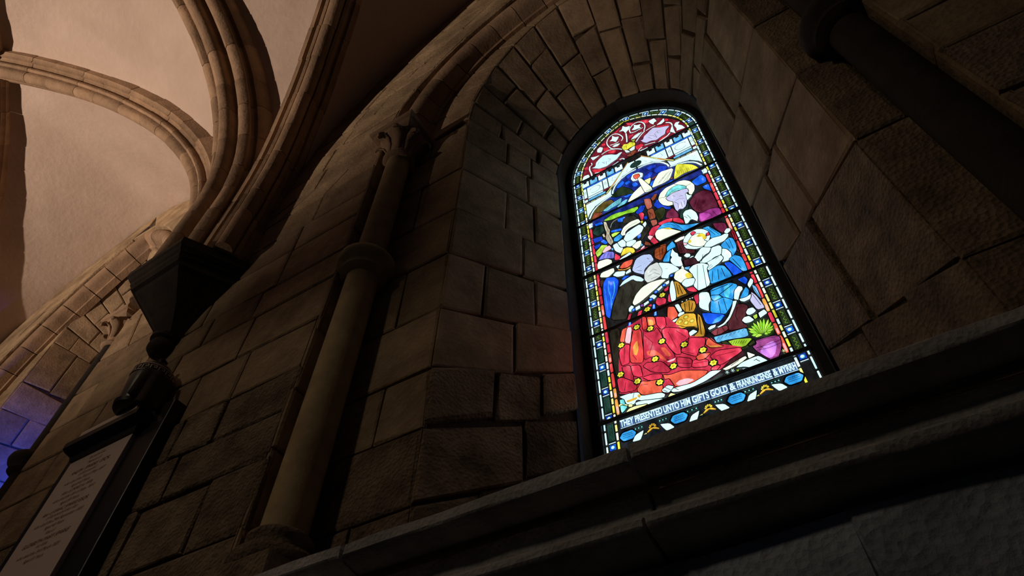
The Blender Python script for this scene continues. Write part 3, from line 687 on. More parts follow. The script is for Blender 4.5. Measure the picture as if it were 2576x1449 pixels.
for k, c, s in (('B', 'dg', "700,285 850,130 1000,165 1080,230 900,270 720,310"), ('B', 'ol', "355,665 440,490 520,405 700,340 740,385 650,470 500,570 405,672"), ('B', 'lbf', "565,525 640,462 760,372 868,310 850,400 720,470 625,532"), ('B', 'lbf', "790,465 860,390 930,342 965,340 930,402 850,472"), ('B', 'br', "380,650 430,560 560,560 520,600 420,670"),
                ('B', 'g', "575,675 700,590 800,552 900,530 1000,490 1120,450 1132,480 1060,545 940,562 820,612 700,662 600,682"), ('B', 't', "380,880 450,780 560,760 585,850 480,935"), ('B', 'g2', "438,1195 500,1130 540,1075 640,1080 560,1170 522,1232 470,1268"), ('B', 'g2', "695,905 750,872 835,860 780,912 715,948"),
                ('B', 'sb', "738,965 840,892 880,940 800,1012 738,1014"), ('B', 'tan', "570,700 612,700 645,800 675,830 662,900 700,960 732,1025 690,1075 650,1040 605,960 622,880 590,800"), ('B', 'tan', "550,905 580,890 598,940 575,950"), ('C', 'dg2', "560,840 680,782 745,830 700,950 625,1005 570,900"), ('B', 'blk', "900,640 1040,590 1120,640 1000,700 880,730"), ('B', 'blk', "1190,830 1290,760 1330,800 1220,960 1180,1000")): T(k, c, s)
stroke('B', 'tan', "680,795 710,705 805,645", .005); lines('B', "600,740 650,860", "640,900 690,1010", wd=.0012)
for i in range(7): line('B', [(620 + i * 70, 650 - i * 26), (665 + i * 70, 600 - i * 22)], .0010)
for i in range(5): line('B', [(640 + i * 42, 500 - i * 34), (665 + i * 42, 470 - i * 34)], .0010); line('B', [(430 + i * 50, 600 - i * 40), (470 + i * 50, 560 - i * 36)], .0012)
for i in range(5): line('B', [(400 + i * 30, 880 - i * 16), (470 + i * 15, 810 - i * 4)], .0010); line('B', [(470 + i * 25, 1210 - i * 28), (500 + i * 22, 1170 - i * 18)], .001)
for c, s in (('br2', "385,652 490,640 522,780 442,822 400,722"), ('br', "440,832 532,800 582,950 482,992"), ('br2', "490,1004 590,982 602,1052 530,1095"), ('br', "500,642 560,572 600,565 575,640 530,680"), ('br', "515,318 600,262 565,305 520,332"), ('br', "590,480 700,428 690,462 620,502"), ('br', "815,320 850,285 855,310 830,332"), ('br2', "370,600 420,575 430,590 380,615")): T('C', c, s)
lines('C', "465,860 500,900 490,960 520,975", "480,870 530,900 540,960", "470,900 480,960")
for sx in (-1, 1):
    mm = lambda a: [(x * sx, z) for x, z in a]
    ar = [(.008, 4.022), (.065, 4.02), (.125, 3.995), (.17, 3.95), (.198, 3.895), (.203, 3.86)]; ar2 = [(.210, 3.848), (.26, 3.835), (.32, 3.805), (.365, 3.76), (.392, 3.695)]
    for q in (ar, ar2):
        for i in range(0, len(q) - 1, 2): stroke('W', 'w', mm(q[i:i + 3]), .0145, .0016)
# star bearer with wings
T('C', 'cr', "130,698 200,580 300,480 350,440 410,520 400,552 280,632 150,705"); T('C', 'y2', "390,350 500,302 480,400 440,410"); T('C', 'cr', "515,475 560,350 640,220 870,148 810,330 700,400")
T('C', 'y', "872,325 905,110 960,90 1150,92 1230,122 1270,150 1180,182 1020,245 905,325"); lines('C', "640,390 800,200", "700,390 820,220", "760,350 840,190", "690,330 760,230", "620,410 700,300")
for i in range(8): line('C', [(920 + i * 34, 290 - i * 15), (945 + i * 34, 190 - i * 8)], .0011)
T('C', 'w', "175,330 205,255 290,222 372,235 368,290 290,350 210,368"); T('C', 'o', "222,268 300,245 325,285 265,335 228,315"); T('C', 'cr', "285,325 335,315 440,405 515,470 520,505 490,530 430,550 400,540"); lines('C', "430,555 445,510", "455,548 465,505", "480,535 485,495", "500,520 500,485", wd=.0014)

# ---- the old man in the dark red cloak (frame C)
T('C', 'm', "1120,705 1200,580 1330,510 1435,512 1492,562 1582,740 1585,800 1300,872 1230,852 1168,790"); lines('C', "1230,820 1290,640", "1260,830 1400,640", "1280,840 1480,700", "1200,790 1230,660", wd=.0009)
T('C', 'p2', "1280,885 1340,870 1450,812 1600,790 1655,880 1480,962 1320,1022 1282,1002"); T('C', 'p', "1285,905 1370,872 1465,905 1400,962 1320,1012", 0); lines('C', "1450,870 1500,930", "1500,840 1570,920", wd=.001)
T('C', 'm2', "740,955 762,860 850,792 942,890 952,955 820,962"); T('C', 't', "968,965 980,852 1080,792 1092,692 1112,740 1100,812 1020,882 1040,952")
T('C', 'cr', "620,650 650,560 740,470 870,410 950,365 1040,345 1130,362 1202,420 1207,505 1160,580 1120,570 1100,500 1060,450 880,700 860,742 780,762 690,745 640,700"); lines('C', "625,640 735,620", "1070,440 1150,400", "930,420 870,405", wd=.0016)
T('C', 'cy', "735,612 780,520 850,462 930,425 1000,430 1075,452 1055,482 930,512 830,552 762,612"); lines('C', "800,560 900,490 1050,470", "780,590 850,520")
T('C', 'l', "760,625 850,562 1000,502 1088,482 1112,530 1062,560 1090,640 1072,760 1020,812 962,812 932,852 900,822 870,742 862,692 790,682 748,645"); lines('C', "850,600 890,610", "900,680 960,650 1040,640", "960,620 980,600 1020,605", "880,700 940,730 950,800", "990,700 1010,780", "1040,680 1050,740", wd=.0011)
T('C', 'w', "1060,552 1110,592 1165,595 1092,672 1082,640", .0012)
T('C', 'w', "1020,892 1060,842 1150,815 1232,870 1267,950 1252,1010 1150,972 1102,1042 1060,1052 1040,982"); lines('C', "1090,910 1150,970", "1040,930 1090,960", wd=.0014)
# mother with blue mantle
for c, s in (('r', "620,1042 740,982 850,960 840,1012 690,1062 640,1078"), ('r', "860,965 950,955 1022,1000 1042,1042 940,1032 862,1012"), ('r', "640,1072 520,1112 470,1202 472,1242 552,1252 582,1162 642,1112"), ('pk', "450,1262 482,1242 545,1262 500,1325 460,1292"), ('r', "490,1335 545,1262 620,1350 642,1382 560,1392")): T('C', c, s)
T('C', 'sb', "605,1148 690,1062 790,1032 870,1040 1020,1080 1300,1040 1180,1102 1030,1172 930,1142 850,1122 720,1122 640,1152"); lines('C', "870,1045 960,1100 1030,1165", "700,1080 820,1060 900,1090", wd=.0013)
T('C', 'cr', "570,1222 600,1162 690,1132 790,1125 880,1152 1000,1180 850,1242 690,1312 650,1335 590,1292"); T('C', 'y4', "700,1135 790,1118 860,1150 800,1145", 0)
# ---- child (frame E)
for c, s in (('m2', "850,12 1050,0 1092,90 1022,170 900,92"), ('m3', "262,302 380,300 402,400 562,422 562,482 470,502 400,492 312,502"), ('m4', "380,602 500,572 560,612 642,652 500,692 400,702"), ('m4', "1100,180 1180,140 1240,330 1300,480 1240,460 1180,260"),
             ('sb', "690,92 780,58 870,110 1002,190 930,232 830,252 800,170"), ('sb', "990,362 1060,292 1120,245 1182,255 1232,350 1242,440 1182,552 1100,452 1000,402"), ('w', "1000,422 1080,430 1152,490 1162,560 1110,612 1002,642 1042,582 1000,522")): T('E', c, s)
lines('E', "760,90 900,200", "800,80 960,190", "1060,300 1140,420", "1120,260 1190,420", wd=.0013); lines('E', "300,320 370,480", "330,310 400,480", wd=.001)
T('E', 'w', "380,332 390,250 470,170 580,112 690,105 782,140 817,220 792,290 700,392 580,432 430,422 395,382"); T('E', 'r', "500,172 540,145 582,165 522,212"); T('E', 'r', "750,182 790,160 808,200 768,215"); T('E', 'pk', "380,332 442,335 430,367 390,367")
T('E', 'cr', "455,322 520,222 610,180 690,185 747,220 742,260 702,280 770,312 720,372 640,392 540,382 470,352"); T('E', 'y4', "600,232 640,182 722,190 747,250 702,272 690,222", 0); T('E', 'y4', "465,300 500,280 505,320 470,330", 0)
T('E', 'w', "718,392 760,322 850,252 980,222 1060,180 1112,190 1102,230 1040,302 920,352 840,392 770,402"); T('E', 'w', "1045,152 1080,100 1140,95 1147,130 1092,182 1050,167")
for s in ("550,602 590,520 680,402 832,405 802,482 720,532 650,622 590,637", "650,652 700,592 820,492 842,410 960,370 1002,402 992,522 880,562 800,642 700,662", "770,652 860,602 990,530 1032,580 960,662 880,722 800,777 758,750 800,702", "390,542 430,500 490,510 492,550 440,567", "478,582 520,547 562,542 500,577"): T('E', 'w', s)
lines('E', "780,740 840,680", "800,755 860,700", "700,520 680,640", "900,600 960,560", wd=.0014)
T('E', 'cr', "235,300 330,240 402,220 392,262 260,322"); T('E', 'sb', "110,402 200,300 242,350 252,392 180,422 120,462"); T('E', 'sb', "50,622 90,522 170,442 192,452 160,562 150,632 60,635")
T('E', 'w', "200,420 242,482 290,502 302,552 350,562 342,602 372,692 320,712 240,702 180,642 172,602 200,562 172,532")
T('E', 'br3', "0,370 110,345 60,480 0,600"); T('B', 'br3', "1400,1142 1580,1070 1572,1202 1500,1322 1400,1282"); lines('B', "1420,1200 1560,1130", "1420,1250 1540,1200", "1470,1120 1490,1290", "1530,1100 1520,1240")
# drapery of the child and the blue robe
T('E', 'sb', "780,800 930,702 1040,702 1132,800 1172,872 1000,942 820,1002"); T('E', 'b2', "1040,662 1130,642 1252,720 1342,802 1202,862 1150,792"); T('E', 'sb', "1120,602 1210,530 1322,562 1372,652 1422,782 1342,792 1242,702"); lines('E', "860,790 850,960", "940,760 960,930", "1000,740 1060,880", "1180,590 1320,740", wd=.0016)
T('E', 'sb', "820,1082 1130,972 1252,1002 1232,1102 1162,1292 1102,1442 850,1442 832,1202"); T('E', 'lb', "880,1250 960,1180 1020,1300 980,1430 900,1430", 0); T('E', 'lb', "1040,1050 1110,1010 1130,1130 1100,1260 1050,1160", 0); lines('E', "830,1180 960,1170 1180,1000", "960,1170 1160,1300", "830,1110 1100,1000", wd=.0024)
T('E', 'b2', "1260,922 1370,870 1422,922 1392,1002 1322,962"); T('E', 'sb', "1300,1222 1350,1112 1392,1040 1442,1090 1432,1172 1350,1232")
for s in ("1200,1242 1210,1102 1270,1030 1332,1040 1342,1082 1300,1132 1282,1202 1270,1252", "1418,1002 1470,900 1512,932 1502,992 1450,1062", "1288,1242 1400,1212 1482,1150 1472,1232 1370,1282 1310,1272"): T('E', 'w', s)
T('F', 'sb', "700,200 740,260 900,180 1060,230 1020,330 930,460 690,435"); lines('F', "820,250 860,440", "900,200 960,400", wd=.0014)
T('F', 'b2', "550,442 690,440 900,460 922,482 840,582 700,622 620,602"); T('F', 'sb', "718,612 780,532 902,470 850,562", 0)
for c, s in (('m3', "960,642 1060,420 1110,300 1230,290 1302,330 1262,480 1202,600 1292,640 1282,672 1000,722"), ('m5', "700,752 800,692 960,642 982,702 850,782 760,802")): T('F', c, s)
lines('F', "1130,340 1100,480 1130,560", "1000,600 980,700", "820,700 800,790", "880,670 930,740")
T('F', 'w', "800,672 920,602 1000,482 1050,332 1060,250 1122,240 1092,342 1010,532 920,632 830,677"); T('F', 'w', "655,692 700,652 782,630 770,672 680,717")
T('E', 'l', "1480,1122 1560,1182 1680,1342 1692,1382 1580,1412 1460,1262 1490,1202"); T('E', 'lb4', "1490,1002 1560,1042 1652,1242 1602,1202 1520,1092"); lines('E', "1500,1160 1640,1340", "1520,1060 1620,1210")
for s in ("470,772 540,702 620,672 700,665 792,690 762,750 772,802 822,1002 700,1092 630,1107 550,1032 570,922 542,862", "640,1142 790,1132 832,1262 792,1332 802,1442 700,1412 640,1372"): T('E', 'w', s)
lines('E', "610,690 620,1090", "700,690 760,1060", wd=.0013)
# garden corner (frame F)
for s in ("1270,432 1300,372 1380,350 1432,402 1392,442 1330,472 1290,462", "1205,562 1240,512 1320,490 1402,552 1340,592 1260,607", "1468,432 1560,375 1612,430 1540,482 1500,512 1480,472"): T('F', 'w', s)
T('F', 'g2', "1378,482 1442,450 1452,502 1412,532"); T('F', 'dg', "1300,640 1400,560 1560,520 1720,640 1720,780 1600,830 1400,840 1310,760", 0)
tips = [(1300, 690), (1312, 742), (1360, 810), (1420, 832), (1350, 650), (1380, 600), (1448, 572), (1500, 545), (1562, 528), (1640, 540), (1690, 585), (1722, 650), (1728, 702), (1690, 762), (1640, 790)]
for i, t_ in enumerate(tips):
    bx, by = 1560 + (t_[0] - 1560) * .12, 800; dx, dy = t_[0] - bx, t_[1] - by; l_ = math.hypot(dx, dy); nx, ny = -dy / l_ * 26, dx / l_ * 26
    pane('g' if i % 3 else 'g2', P2('F', [(bx, by), (bx + dx * .45 + nx, by + dy * .45 + ny - 12), (bx + dx * .8 + nx * .7, by + dy * .8 + ny * .7 - 6), t_, (bx + dx * .8 - nx * .7, by + dy * .8 - ny * .7), (bx + dx * .45 - nx, by + dy * .45 - ny - 12)]), .0009, 1)
T('F', 'p3', "1380,985 1450,952 1432,892 1600,842 1720,812 1812,822 1847,950 1832,1060 1792,1160 1702,1212 1600,1152 1450,1062"); T('F', 'p4', "1500,1082 1560,982 1700,900 1762,950 1742,1092 1680,1172 1600,1142", 0); lines('F', "1440,1010 1620,960 1830,880", "1450,1050 1640,1010 1840,930", "1460,1000 1490,1030 1520,990 1550,1010", "1620,1190 1800,1140", "1440,900 1620,850 1800,825")
T('F', 'lb5', "748,832 900,792 1060,742 1272,682 1312,802 1240,832 960,872 800,922"); T('F', 'g3', "968,912 1100,872 1382,850 1252,992 1050,982"); T('F', 'dg2', "858,912 960,900 1062,992 950,982"); T('F', 'dg2', "1310,960 1400,880 1420,930 1340,975")
for i in range(7): line('F', [(800 + i * 68, 880 - i * 24), (830 + i * 68, 830 - i * 22)], .001); line('F', [(1020 + i * 40, 960 - i * 4), (1050 + i * 40, 900 - i * 2)], .001)
T('F', 'cr', "1280,1062 1422,1112 1310,1172"); T('F', 'cr', "888,1342 1000,1282 1250,1130 1282,1160 1172,1250 950,1362"); T('F', 'w', "1108,1332 1200,1252 1400,1162 1482,1140 1672,1242 1500,1322 1380,1332 1250,1312"); lines('F', "1030,1300 1160,1210", "1440,1200 1500,1230", "1400,1220 1450,1190", wd=.0016)
for (x, y, c) in ((960, 1400, 'w'), (1050, 1370, 'w'), (1140, 1390, 'g2'), (1240, 1370, 'w2'), (1880, 1060, 'y2')):
    for a in (-60, -20, 20, 60):
        dx, dy = 48 * math.sin(math.radians(a)), -62 * math.cos(math.radians(a)); pane(c, P2('F', [(x, y + 25), (x + dx * .6 - 9, y + dy * .6 + 20), (x + dx, y + dy + 20), (x + dx * .6 + 9, y + dy * .6 + 20)]), .0008, 0)

# ---- second king and attendants (frame B / D)
for k, c, s in (('D', 'dbr', "310,432 382,410 352,542 320,502"), ('B', 'cr', "848,892 890,790 1000,700 1130,650 1172,700 1100,742 980,802 922,862 920,912 872,922"), ('B', 'r', "1140,572 1190,545 1227,570 1212,660 1182,672 1160,622"), ('B', 'w', "888,1002 940,882 1050,802 1150,742 1222,782 1182,872 1060,962 1022,1012 940,1022"),
                ('B', 'w', "1200,740 1250,690 1268,730 1240,790"), ('B', 'w', "790,1042 880,982 932,1030 932,1092 860,1112"), ('B', 'w', "940,1092 942,1030 1060,990 1102,1002 1080,1062 1000,1102"), ('B', 'cr', "1030,1102 1110,1022 1180,1002 1182,1082 1110,1142"), ('B', 'w', "720,1082 790,1042 832,1112 890,1122 850,1212 760,1172"),
                ('B', 'y4', "850,1252 890,1142 960,1112 1060,1130 1082,1182 1040,1212 1000,1192 900,1232"), ('B', 'w', "830,1312 880,1272 1000,1192 1022,1222 850,1322"), ('B', 'pk', "550,1192 600,1112 670,1082 702,1132 580,1202"), ('B', 'vi', "490,1322 540,1242 620,1182 742,1190 742,1292 600,1292"), ('B', 'r', "750,1322 760,1212 842,1262 832,1312"),
                ('B', 'r3', "1090,1190 1200,1130 1290,1100 1250,1140 1120,1200"), ('B', 'br', "1235,1072 1250,1012 1322,1040 1342,1082"), ('B', 'pk', "1170,1140 1230,1080 1240,1110 1190,1145")): T(k, c, s)
lines('B', "870,900 900,840 1000,760 1110,700", "960,900 1000,880", "560,1290 600,1210", "620,1290 660,1200", "690,1280 700,1200", wd=.0013)
T('B', 'lb5', blob(1190, 1075, 20, 20, 8) and "1172,1075 1190,1058 1208,1075 1190,1092", .001); T('B', 'jw', "700,1140 715,1128 730,1145 712,1160", .001); T('B', 'y', "1175,700 1195,680 1210,700 1192,722", .001)
for c, s in (('cr', "278,182 300,120 440,78 512,100 512,150 290,252"), ('cr', "318,372 340,300 540,218 552,280 450,372"), ('w', "528,342 580,282 732,270 712,342 600,367"), ('w', "738,292 810,230 822,282 740,322"), ('o', "640,212 700,132 852,78 832,160 760,212 660,232"), ('w', "580,202 640,170 612,232"), ('oy', "610,242 720,248 820,195 800,225 700,262 615,256")): T('D', c, s)
# ---- kneeling king (frames D, G)
T('D', 'blk', "500,1062 520,882 620,540 850,400 1050,450 940,602 860,742 780,902 742,1052"); T('G', 'blk2', "340,205 500,160 520,400 512,800 470,1000 420,802 380,502"); lines('D', "700,560 640,900", "900,480 760,800", wd=.001)
T('D', 'b2', "370,562 380,450 430,380 560,368 622,420 602,602 530,782 480,1042 420,1002 390,802"); stroke('D', 'sb', "460,430 450,560 500,700 500,880", .005, 0); stroke('D', 'lb', "540,440 560,560 520,720", .004, 0); stroke('D', 'sb', "400,560 420,720 440,900", .003, 0)
T('D', 'b2', "668,402 720,350 802,340 700,412"); T('D', 'w2', "628,532 700,430 850,338 980,370 1032,412 1000,442 900,432 850,400 740,462")
T('D', 'l2', "840,252 900,80 1010,12 1140,0 1192,90 1130,150 1040,240 1032,332 880,292"); lines('D', "900,230 990,180", "920,260 1000,270", "1080,60 1110,80", "1120,120 1160,110"); T('D', 'gy', "1040,412 1040,300 1120,190 1250,128 1332,230 1332,332 1200,422 1090,462"); T('D', 'w', "1260,138 1460,150 1592,230 1600,262 1440,322 1422,392 1310,382 1342,262", .0012); lines('D', "1120,300 1180,240 1240,260", "1100,360 1200,300 1290,330", "1150,400 1250,360", "1380,240 1420,230", wd=.0011)
T('D', 'cr', "1518,402 1540,302 1650,232 1702,262 1812,332 1822,372 1700,422 1640,472"); T('D', 'y4', "1700,332 1760,300 1822,362 1740,402", 0); T('D', 'cr', "1640,232 1652,180 1692,242", .001); T('D', 'w', "1648,472 1700,412 1840,390 1862,422 1832,502 1720,542 1660,502")
T('D', 'm4', "1680,102 1850,60 1912,150 1700,202"); T('D', 'lb5', "1700,222 1780,205 1760,250 1710,250", .001)
for c, s in (('r', "1350,572 1430,510 1422,572 1370,602"), ('r', "1230,722 1290,682 1390,720 1380,792 1270,832 1222,792"), ('r', "1060,852 1150,802 1162,842"), ('r', "1420,762 1422,682 1460,580 1492,652 1470,772"), ('r', "925,1002 940,932 1000,902 982,992"), ('r3', "760,1060 790,970 830,960 800,1060"), ('o', "1418,852 1520,848 1572,952 1592,992 1430,1102 1412,992"), ('r', "1720,562 1830,530 1892,592 1912,622 1760,602"), ('r3', "1850,682 1912,650 1922,782 1892,822 1842,702")): T('D', c, s)
T('D', 'cr', "848,792 900,662 1000,542 1130,460 1300,410 1392,410 1282,512 1150,622 1000,762 880,832"); lines('D', "960,790 1200,590 1340,450", wd=.001)
for s in ("1320,502 1440,422 1442,472 1390,502", "1240,582 1330,502 1342,532 1270,602", "1120,702 1180,652 1242,682 1200,732", "1008,812 1100,750 1112,782 1030,842", "890,862 960,822 972,872 900,912", "788,882 830,832 872,852 832,932 790,932"): T('D', 'w', s)
def jewel(k, x, y, r, c='lb5', ring='b2'):
    (cx, cz), = P2(k, [(x, y)]); q = r / 6.44 * .0019
    pane('k', blob(cx, cz, q * 1.25, q * 1.25, 12), 0, 0, 'jewel_ring'); pane(ring, blob(cx, cz, q, q, 12), 0, 0, 'jewel_ring'); pane(c, blob(cx, cz, q * .55, q * .55, 8), 0, 0, 'jewel_centre')
for x, y in ((1360, 505), (1230, 615), (1145, 738), (865, 905), (1480, 352)): jewel('D', x, y, 36)
jewel('D', 1000, 828, 34, 'vi', 'p2')
for x, y in ((1190, 850), (1215, 960), (800, 1130)): T('D', 'db', [(x - 28, y + 40), (x - 20, y - 40), (x + 20, y - 45), (x + 30, y + 30)]); T('D', 'lb4', [(x - 8, y + 25), (x - 4, y - 30), (x + 8, y - 30), (x + 8, y + 20)], 0)
for s in ("1450,592 1470,450 1500,430 1552,562 1552,742 1480,772", "1528,822 1590,802 1652,912 1600,942", "1578,992 1610,942 1682,930 1682,962 1600,1012", "1408,1162 1430,1112 1570,1032 1582,1062 1460,1132"): T('D', 'w', s)
for c, s in (('gd', "1520,450 1580,450 1660,540 1732,642 1620,682 1570,712 1552,562"), ('gd', "1628,802 1760,740 1852,760 1872,842 1832,932 1700,932 1640,862"), ('y3', "1528,1142 1600,1022 1700,960 1862,960 1882,1102 1902,1192 1780,1162 1650,1202 1560,1182"), ('gd', "1900,960 1950,1002 1992,1140 2022,1252 2002,1332 1840,1332 1930,1242 1900,1102")): T('D', c, s)
lines('D', "1560,480 1600,660", "1600,500 1660,650", "1690,800 1700,920", "1760,760 1770,920", "1820,790 1800,900", "1540,1140 1700,1180 1890,1170", "1930,1010 1960,1300", wd=.0018)
for x, y in ((1710, 1020), (1620, 1090), (1715, 1110), (1810, 1080)): (cx, cz), = P2('D', [(x, y)]); pane('y4', blob(cx, cz, .012, .012, 12), .001, 0); pane('yb', blob(cx, cz, .006, .006, 8), 0, 0)
for x in (1650, 1720, 1775, 1815): (cx, cz), = P2('D', [(x, 765 - (x - 1650) * .38)]); pane('cr', blob(cx, cz, .005, .004, 8), .001, 0)
T('D', 'w', "1760,1272 1830,1222 1902,1252 1780,1332")
T('G', 'r3', "500,780 520,400 600,180 900,0 1300,0 1500,170 1640,300 2000,340 2100,430 2500,480 2200,800 2000,960 1400,1140 1200,1260 520,1240", 0, 0)
for c, s in (('o', "520,402 560,202 640,170 600,402"), ('pk', "600,412 640,172 717,165 690,432"), ('o2', "700,452 740,202 860,200 882,422 912,602 890,742 700,742 680,602"), ('r', "510,562 600,450 682,450 670,602 682,742 560,792 530,702"), ('o2', "880,0 940,0 962,130 960,202 890,202"), ('o', "960,0 1080,0 1102,120 980,152"),
             ('r3', "900,222 960,252 1080,230 1120,172 1192,282 1232,422 1302,462 1422,642 1340,702 1200,662 1030,642 920,692 910,502"), ('r', "1100,0 1250,0 1272,150 1190,202 1120,122"), ('r', "1200,222 1280,170 1500,190 1620,212 1642,332 1560,402 1500,462 1512,602 1430,602 1330,502 1250,382"), ('r', "1650,342 1900,340 1902,422 1870,522 1790,572 1760,642 1520,572 1530,502 1630,422"),
             ('r3', "1450,652 1690,682 1682,822 1480,812 1450,722"), ('r', "1710,702 1950,690 1952,802 1690,822"), ('o', "1928,382 1960,342 2052,422 2222,482 2000,502 1920,452"), ('o', "1760,652 1830,602 2002,582 1900,682 1790,702"), ('r', "1988,642 2100,552 2480,502 2502,562 2150,792 2050,702"), ('r3', "900,802 960,742 1050,740 1200,722 1352,852 1300,902 1050,892"),
             ('r3', "558,812 680,782 732,902 742,1032 600,1002 590,902"), ('r', "700,792 850,782 892,962 830,972 740,952"), ('r', "480,1012 560,982 740,1052 802,1122 770,1192 520,1232"), ('o', "800,1192 880,1042 1000,1052 1100,1002 1222,1112 1202,1232 900,1272"), ('r', "890,982 1050,932 1210,930 1202,1002 1000,1032"), ('o', "1230,942 1320,950 1540,872 1950,872 1902,952 1750,1062 1600,1112 1430,1132 1380,1062 1330,992 1250,1012"), ('r', "2120,790 2150,800 2090,870 2000,860 2040,800")): T('G', c, s)
for c, s in (('pk', "1440,1082 1500,1032 1620,1002 1722,1022 1600,1092 1480,1112"), ('oy', "740,480 800,380 820,520 790,620 750,600"), ('o', "960,560 1080,540 1180,610 1280,700 1250,702 1130,640 980,620"), ('pk', "1290,722 1400,680 1415,670 1400,702 1330,726"), ('oy', "1960,470 2100,470 2180,482 2000,492"), ('o', "1180,500 1250,500 1350,620 1290,640"), ('oy', "980,40 1050,60 1060,130 1000,130")): T('G', c, s, 0)
lines('G', "1430,220 1600,330", "1300,240 1440,500", "600,500 590,740", "730,620 800,700", "1040,840 1150,780", "620,1060 600,1200", "860,1110 980,1090", "1530,560 1720,600", "2080,640 2400,560", "1720,760 1940,720", "1470,750 1680,760", "920,300 1060,420 1000,600", wd=.0011)
for s in ("1340,1182 1500,1132 1700,1082 1900,962 2000,882 2172,868 2100,922 1900,1052 1700,1142 1500,1212 1380,1222", "1208,1192 1300,1112 1402,1132 1322,1232 1230,1222", "518,1302 700,1242 830,1230 872,1292 1200,1232 1262,1262 1240,1312 900,1362 800,1342 760,1422 640,1422 600,1342", "780,1402 850,1372 1200,1332 1240,1340 1100,1402 900,1442 800,1442"): T('G', 'w', s)
T('G', 'cy', "530,1352 590,1342 622,1442 542,1442"); T('G', 'y2', "1310,1300 1350,1240 1440,1260 1380,1290"); T('G', 'y3', "820,1270 860,1270 850,1310 825,1300", 0); T('G', 'y3', "640,1370 740,1330 800,1310 790,1340 660,1385", 0); lines('G', "700,1250 760,1230 740,1320", "1230,1190 1300,1220", "1260,1150 1350,1190", "1400,1150 1480,1190", wd=.0014)
for x, y in ((545, 1440), (620, 1445), (700, 1440)): T('G', 'y2', [(x - 30, y), (x, y - 22), (x + 32, y - 8), (x + 20, y + 20), (x - 20, y + 20)], .001)
T('H', 'y2', "490,890 540,830 640,790 850,750 700,830 560,870"); T('H', 'cy', "415,880 400,790 440,780 512,800 470,860 430,895")
FLW = [(545, 460), (795, 165), (1015, 190), (1205, 395), (1565, 450), (1870, 540), (1095, 685), (1390, 800), (2040, 750), (535, 935), (810, 1045), (1175, 1065)]
fl = [('G', x, y) for x, y in FLW] + [('D', 1085, 890), ('D', 1330, 665)]
for k, x, y in fl:
    (cx, cz), = P2(k, [(x, y)]); q = .0245
    pane('k', blob(cx, cz, q * .92, q * .92, 14), 0, 0, 'flower_ground'); pane('y', blob(cx, cz, q * .66, q * .66, 30, 6, .14), .0008, 0, 'flower_pane'); pane('y3', blob(cx, cz, q * .2, q * .2, 8), .0008, 0, 'flower_pane')

# ---- bottom border: ground, lettering, medallions
T('W', 'dk', [(-.404, 1.80), (.404, 1.80), (.404, 1.988), (-.404, 1.988)], .002, 0)
def zt(x): return 1.9585 - (x + .816) * .030     # the lettering runs a little down to the right
def fit_text(s, x0, x1, h, c, n):
    cu = bpy.data.curves.new('lettering', 'FONT'); cu.body = s; cu.offset = .03; o = bpy.data.objects.new('lettering', cu); C.objects.link(o)
    bpy.context.view_layer.update(); me = bpy.data.meshes.new_from_object(o.evaluated_get(bpy.context.evaluated_depsgraph_get()))
    bpy.data.objects.remove(o); xs = [v.co.x for v in me.vertices]; ys = [v.co.y for v in me.vertices]
    a, b, c0, d0 = min(xs), max(xs), min(ys), max(ys)
    for v in me.vertices:
        X = x0 + (v.co.x - a) / (b - a) * (x1 - x0); v.co = (X, YG - .0045, zt(X) - h / 2 + (v.co.y - c0) / (d0 - c0) * h)
    me.materials.clear(); me.materials.append(gmat(c)); t = bpy.data.objects.new('lettering', me); C.objects.link(t); t.parent = win; return t
for wd_, a, b in (('THEY', -.817, -.751), ('PRESENTED', -.744, -.612), ('UNTO HIM', -.606, -.480), ('GIFTS', -.471, -.395), ('GOLD', -.387, -.311), ('&', -.302, -.276), ('FRANKINCENSE', -.270, -.122), ('&', -.114, -.094), ('MYRRH', -.089, -.018)):
    pane('lt', [(a - .002, zt(a) - .021), (b + .002, zt(b) - .021), (b + .002, zt(b) + .021), (a - .002, zt(a) + .021)], 0, 0, 'letter_ground', lv=2)
    fit_text(wd_, a, b, .039, 'w', 0)
    for e in (.0225, -.0225):
        p = [(a - XG - .002, zt(a) + e), (b - XG + .002, zt(b) + e)]; stroke('W', 'w2', p, .0028, 0, 'letter_rule')
for i, x in enumerate((-.790, -.546, -.289, -.047)):
    zz = 1.890 - (x + .79) * .014; m_ = [(x - .040, zz - .003), (x - .024, zz + .019), (x + .024, zz + .019), (x + .040, zz - .003), (x + .024, zz - .028), (x - .024, zz - .028)]
    pane('sb', outset(m_, .004), .004, 1)
    for e in (.008, -.002, -.012): line('W', [(x - XG - .024, zz + e), (x - XG + .024, zz + e)], .0010)
    for e in (-.014, -.005, .004, .013): line('W', [(x - XG + e, zz + .003), (x - XG + e + .004, zz + .006)], .001)
for i, x in enumerate((-.671, -.412, -.166)):
    zz = 1.886 - (x + .67) * .014
    for a in (-75, -38, 0, 38, 75):
        dx, dz = math.sin(math.radians(a)), math.cos(math.radians(a)); pane('y3' if i == 0 else 'y4', blob(x + dx * .0125, zz - .002 + dz * .0135, .0065, .0075, 9), .001, 0)
    pane('y3', [(x - .030, zz - .019), (x - .012, zz - .004), (x + .012, zz - .004), (x + .030, zz - .019), (x + .026, zz - .026), (x, zz - .013), (x - .026, zz - .026)], .0014, 0); pane('yb', [(x - .05, zz - .026), (x - .032, zz - .018), (x - .03, zz - .028)], .001)
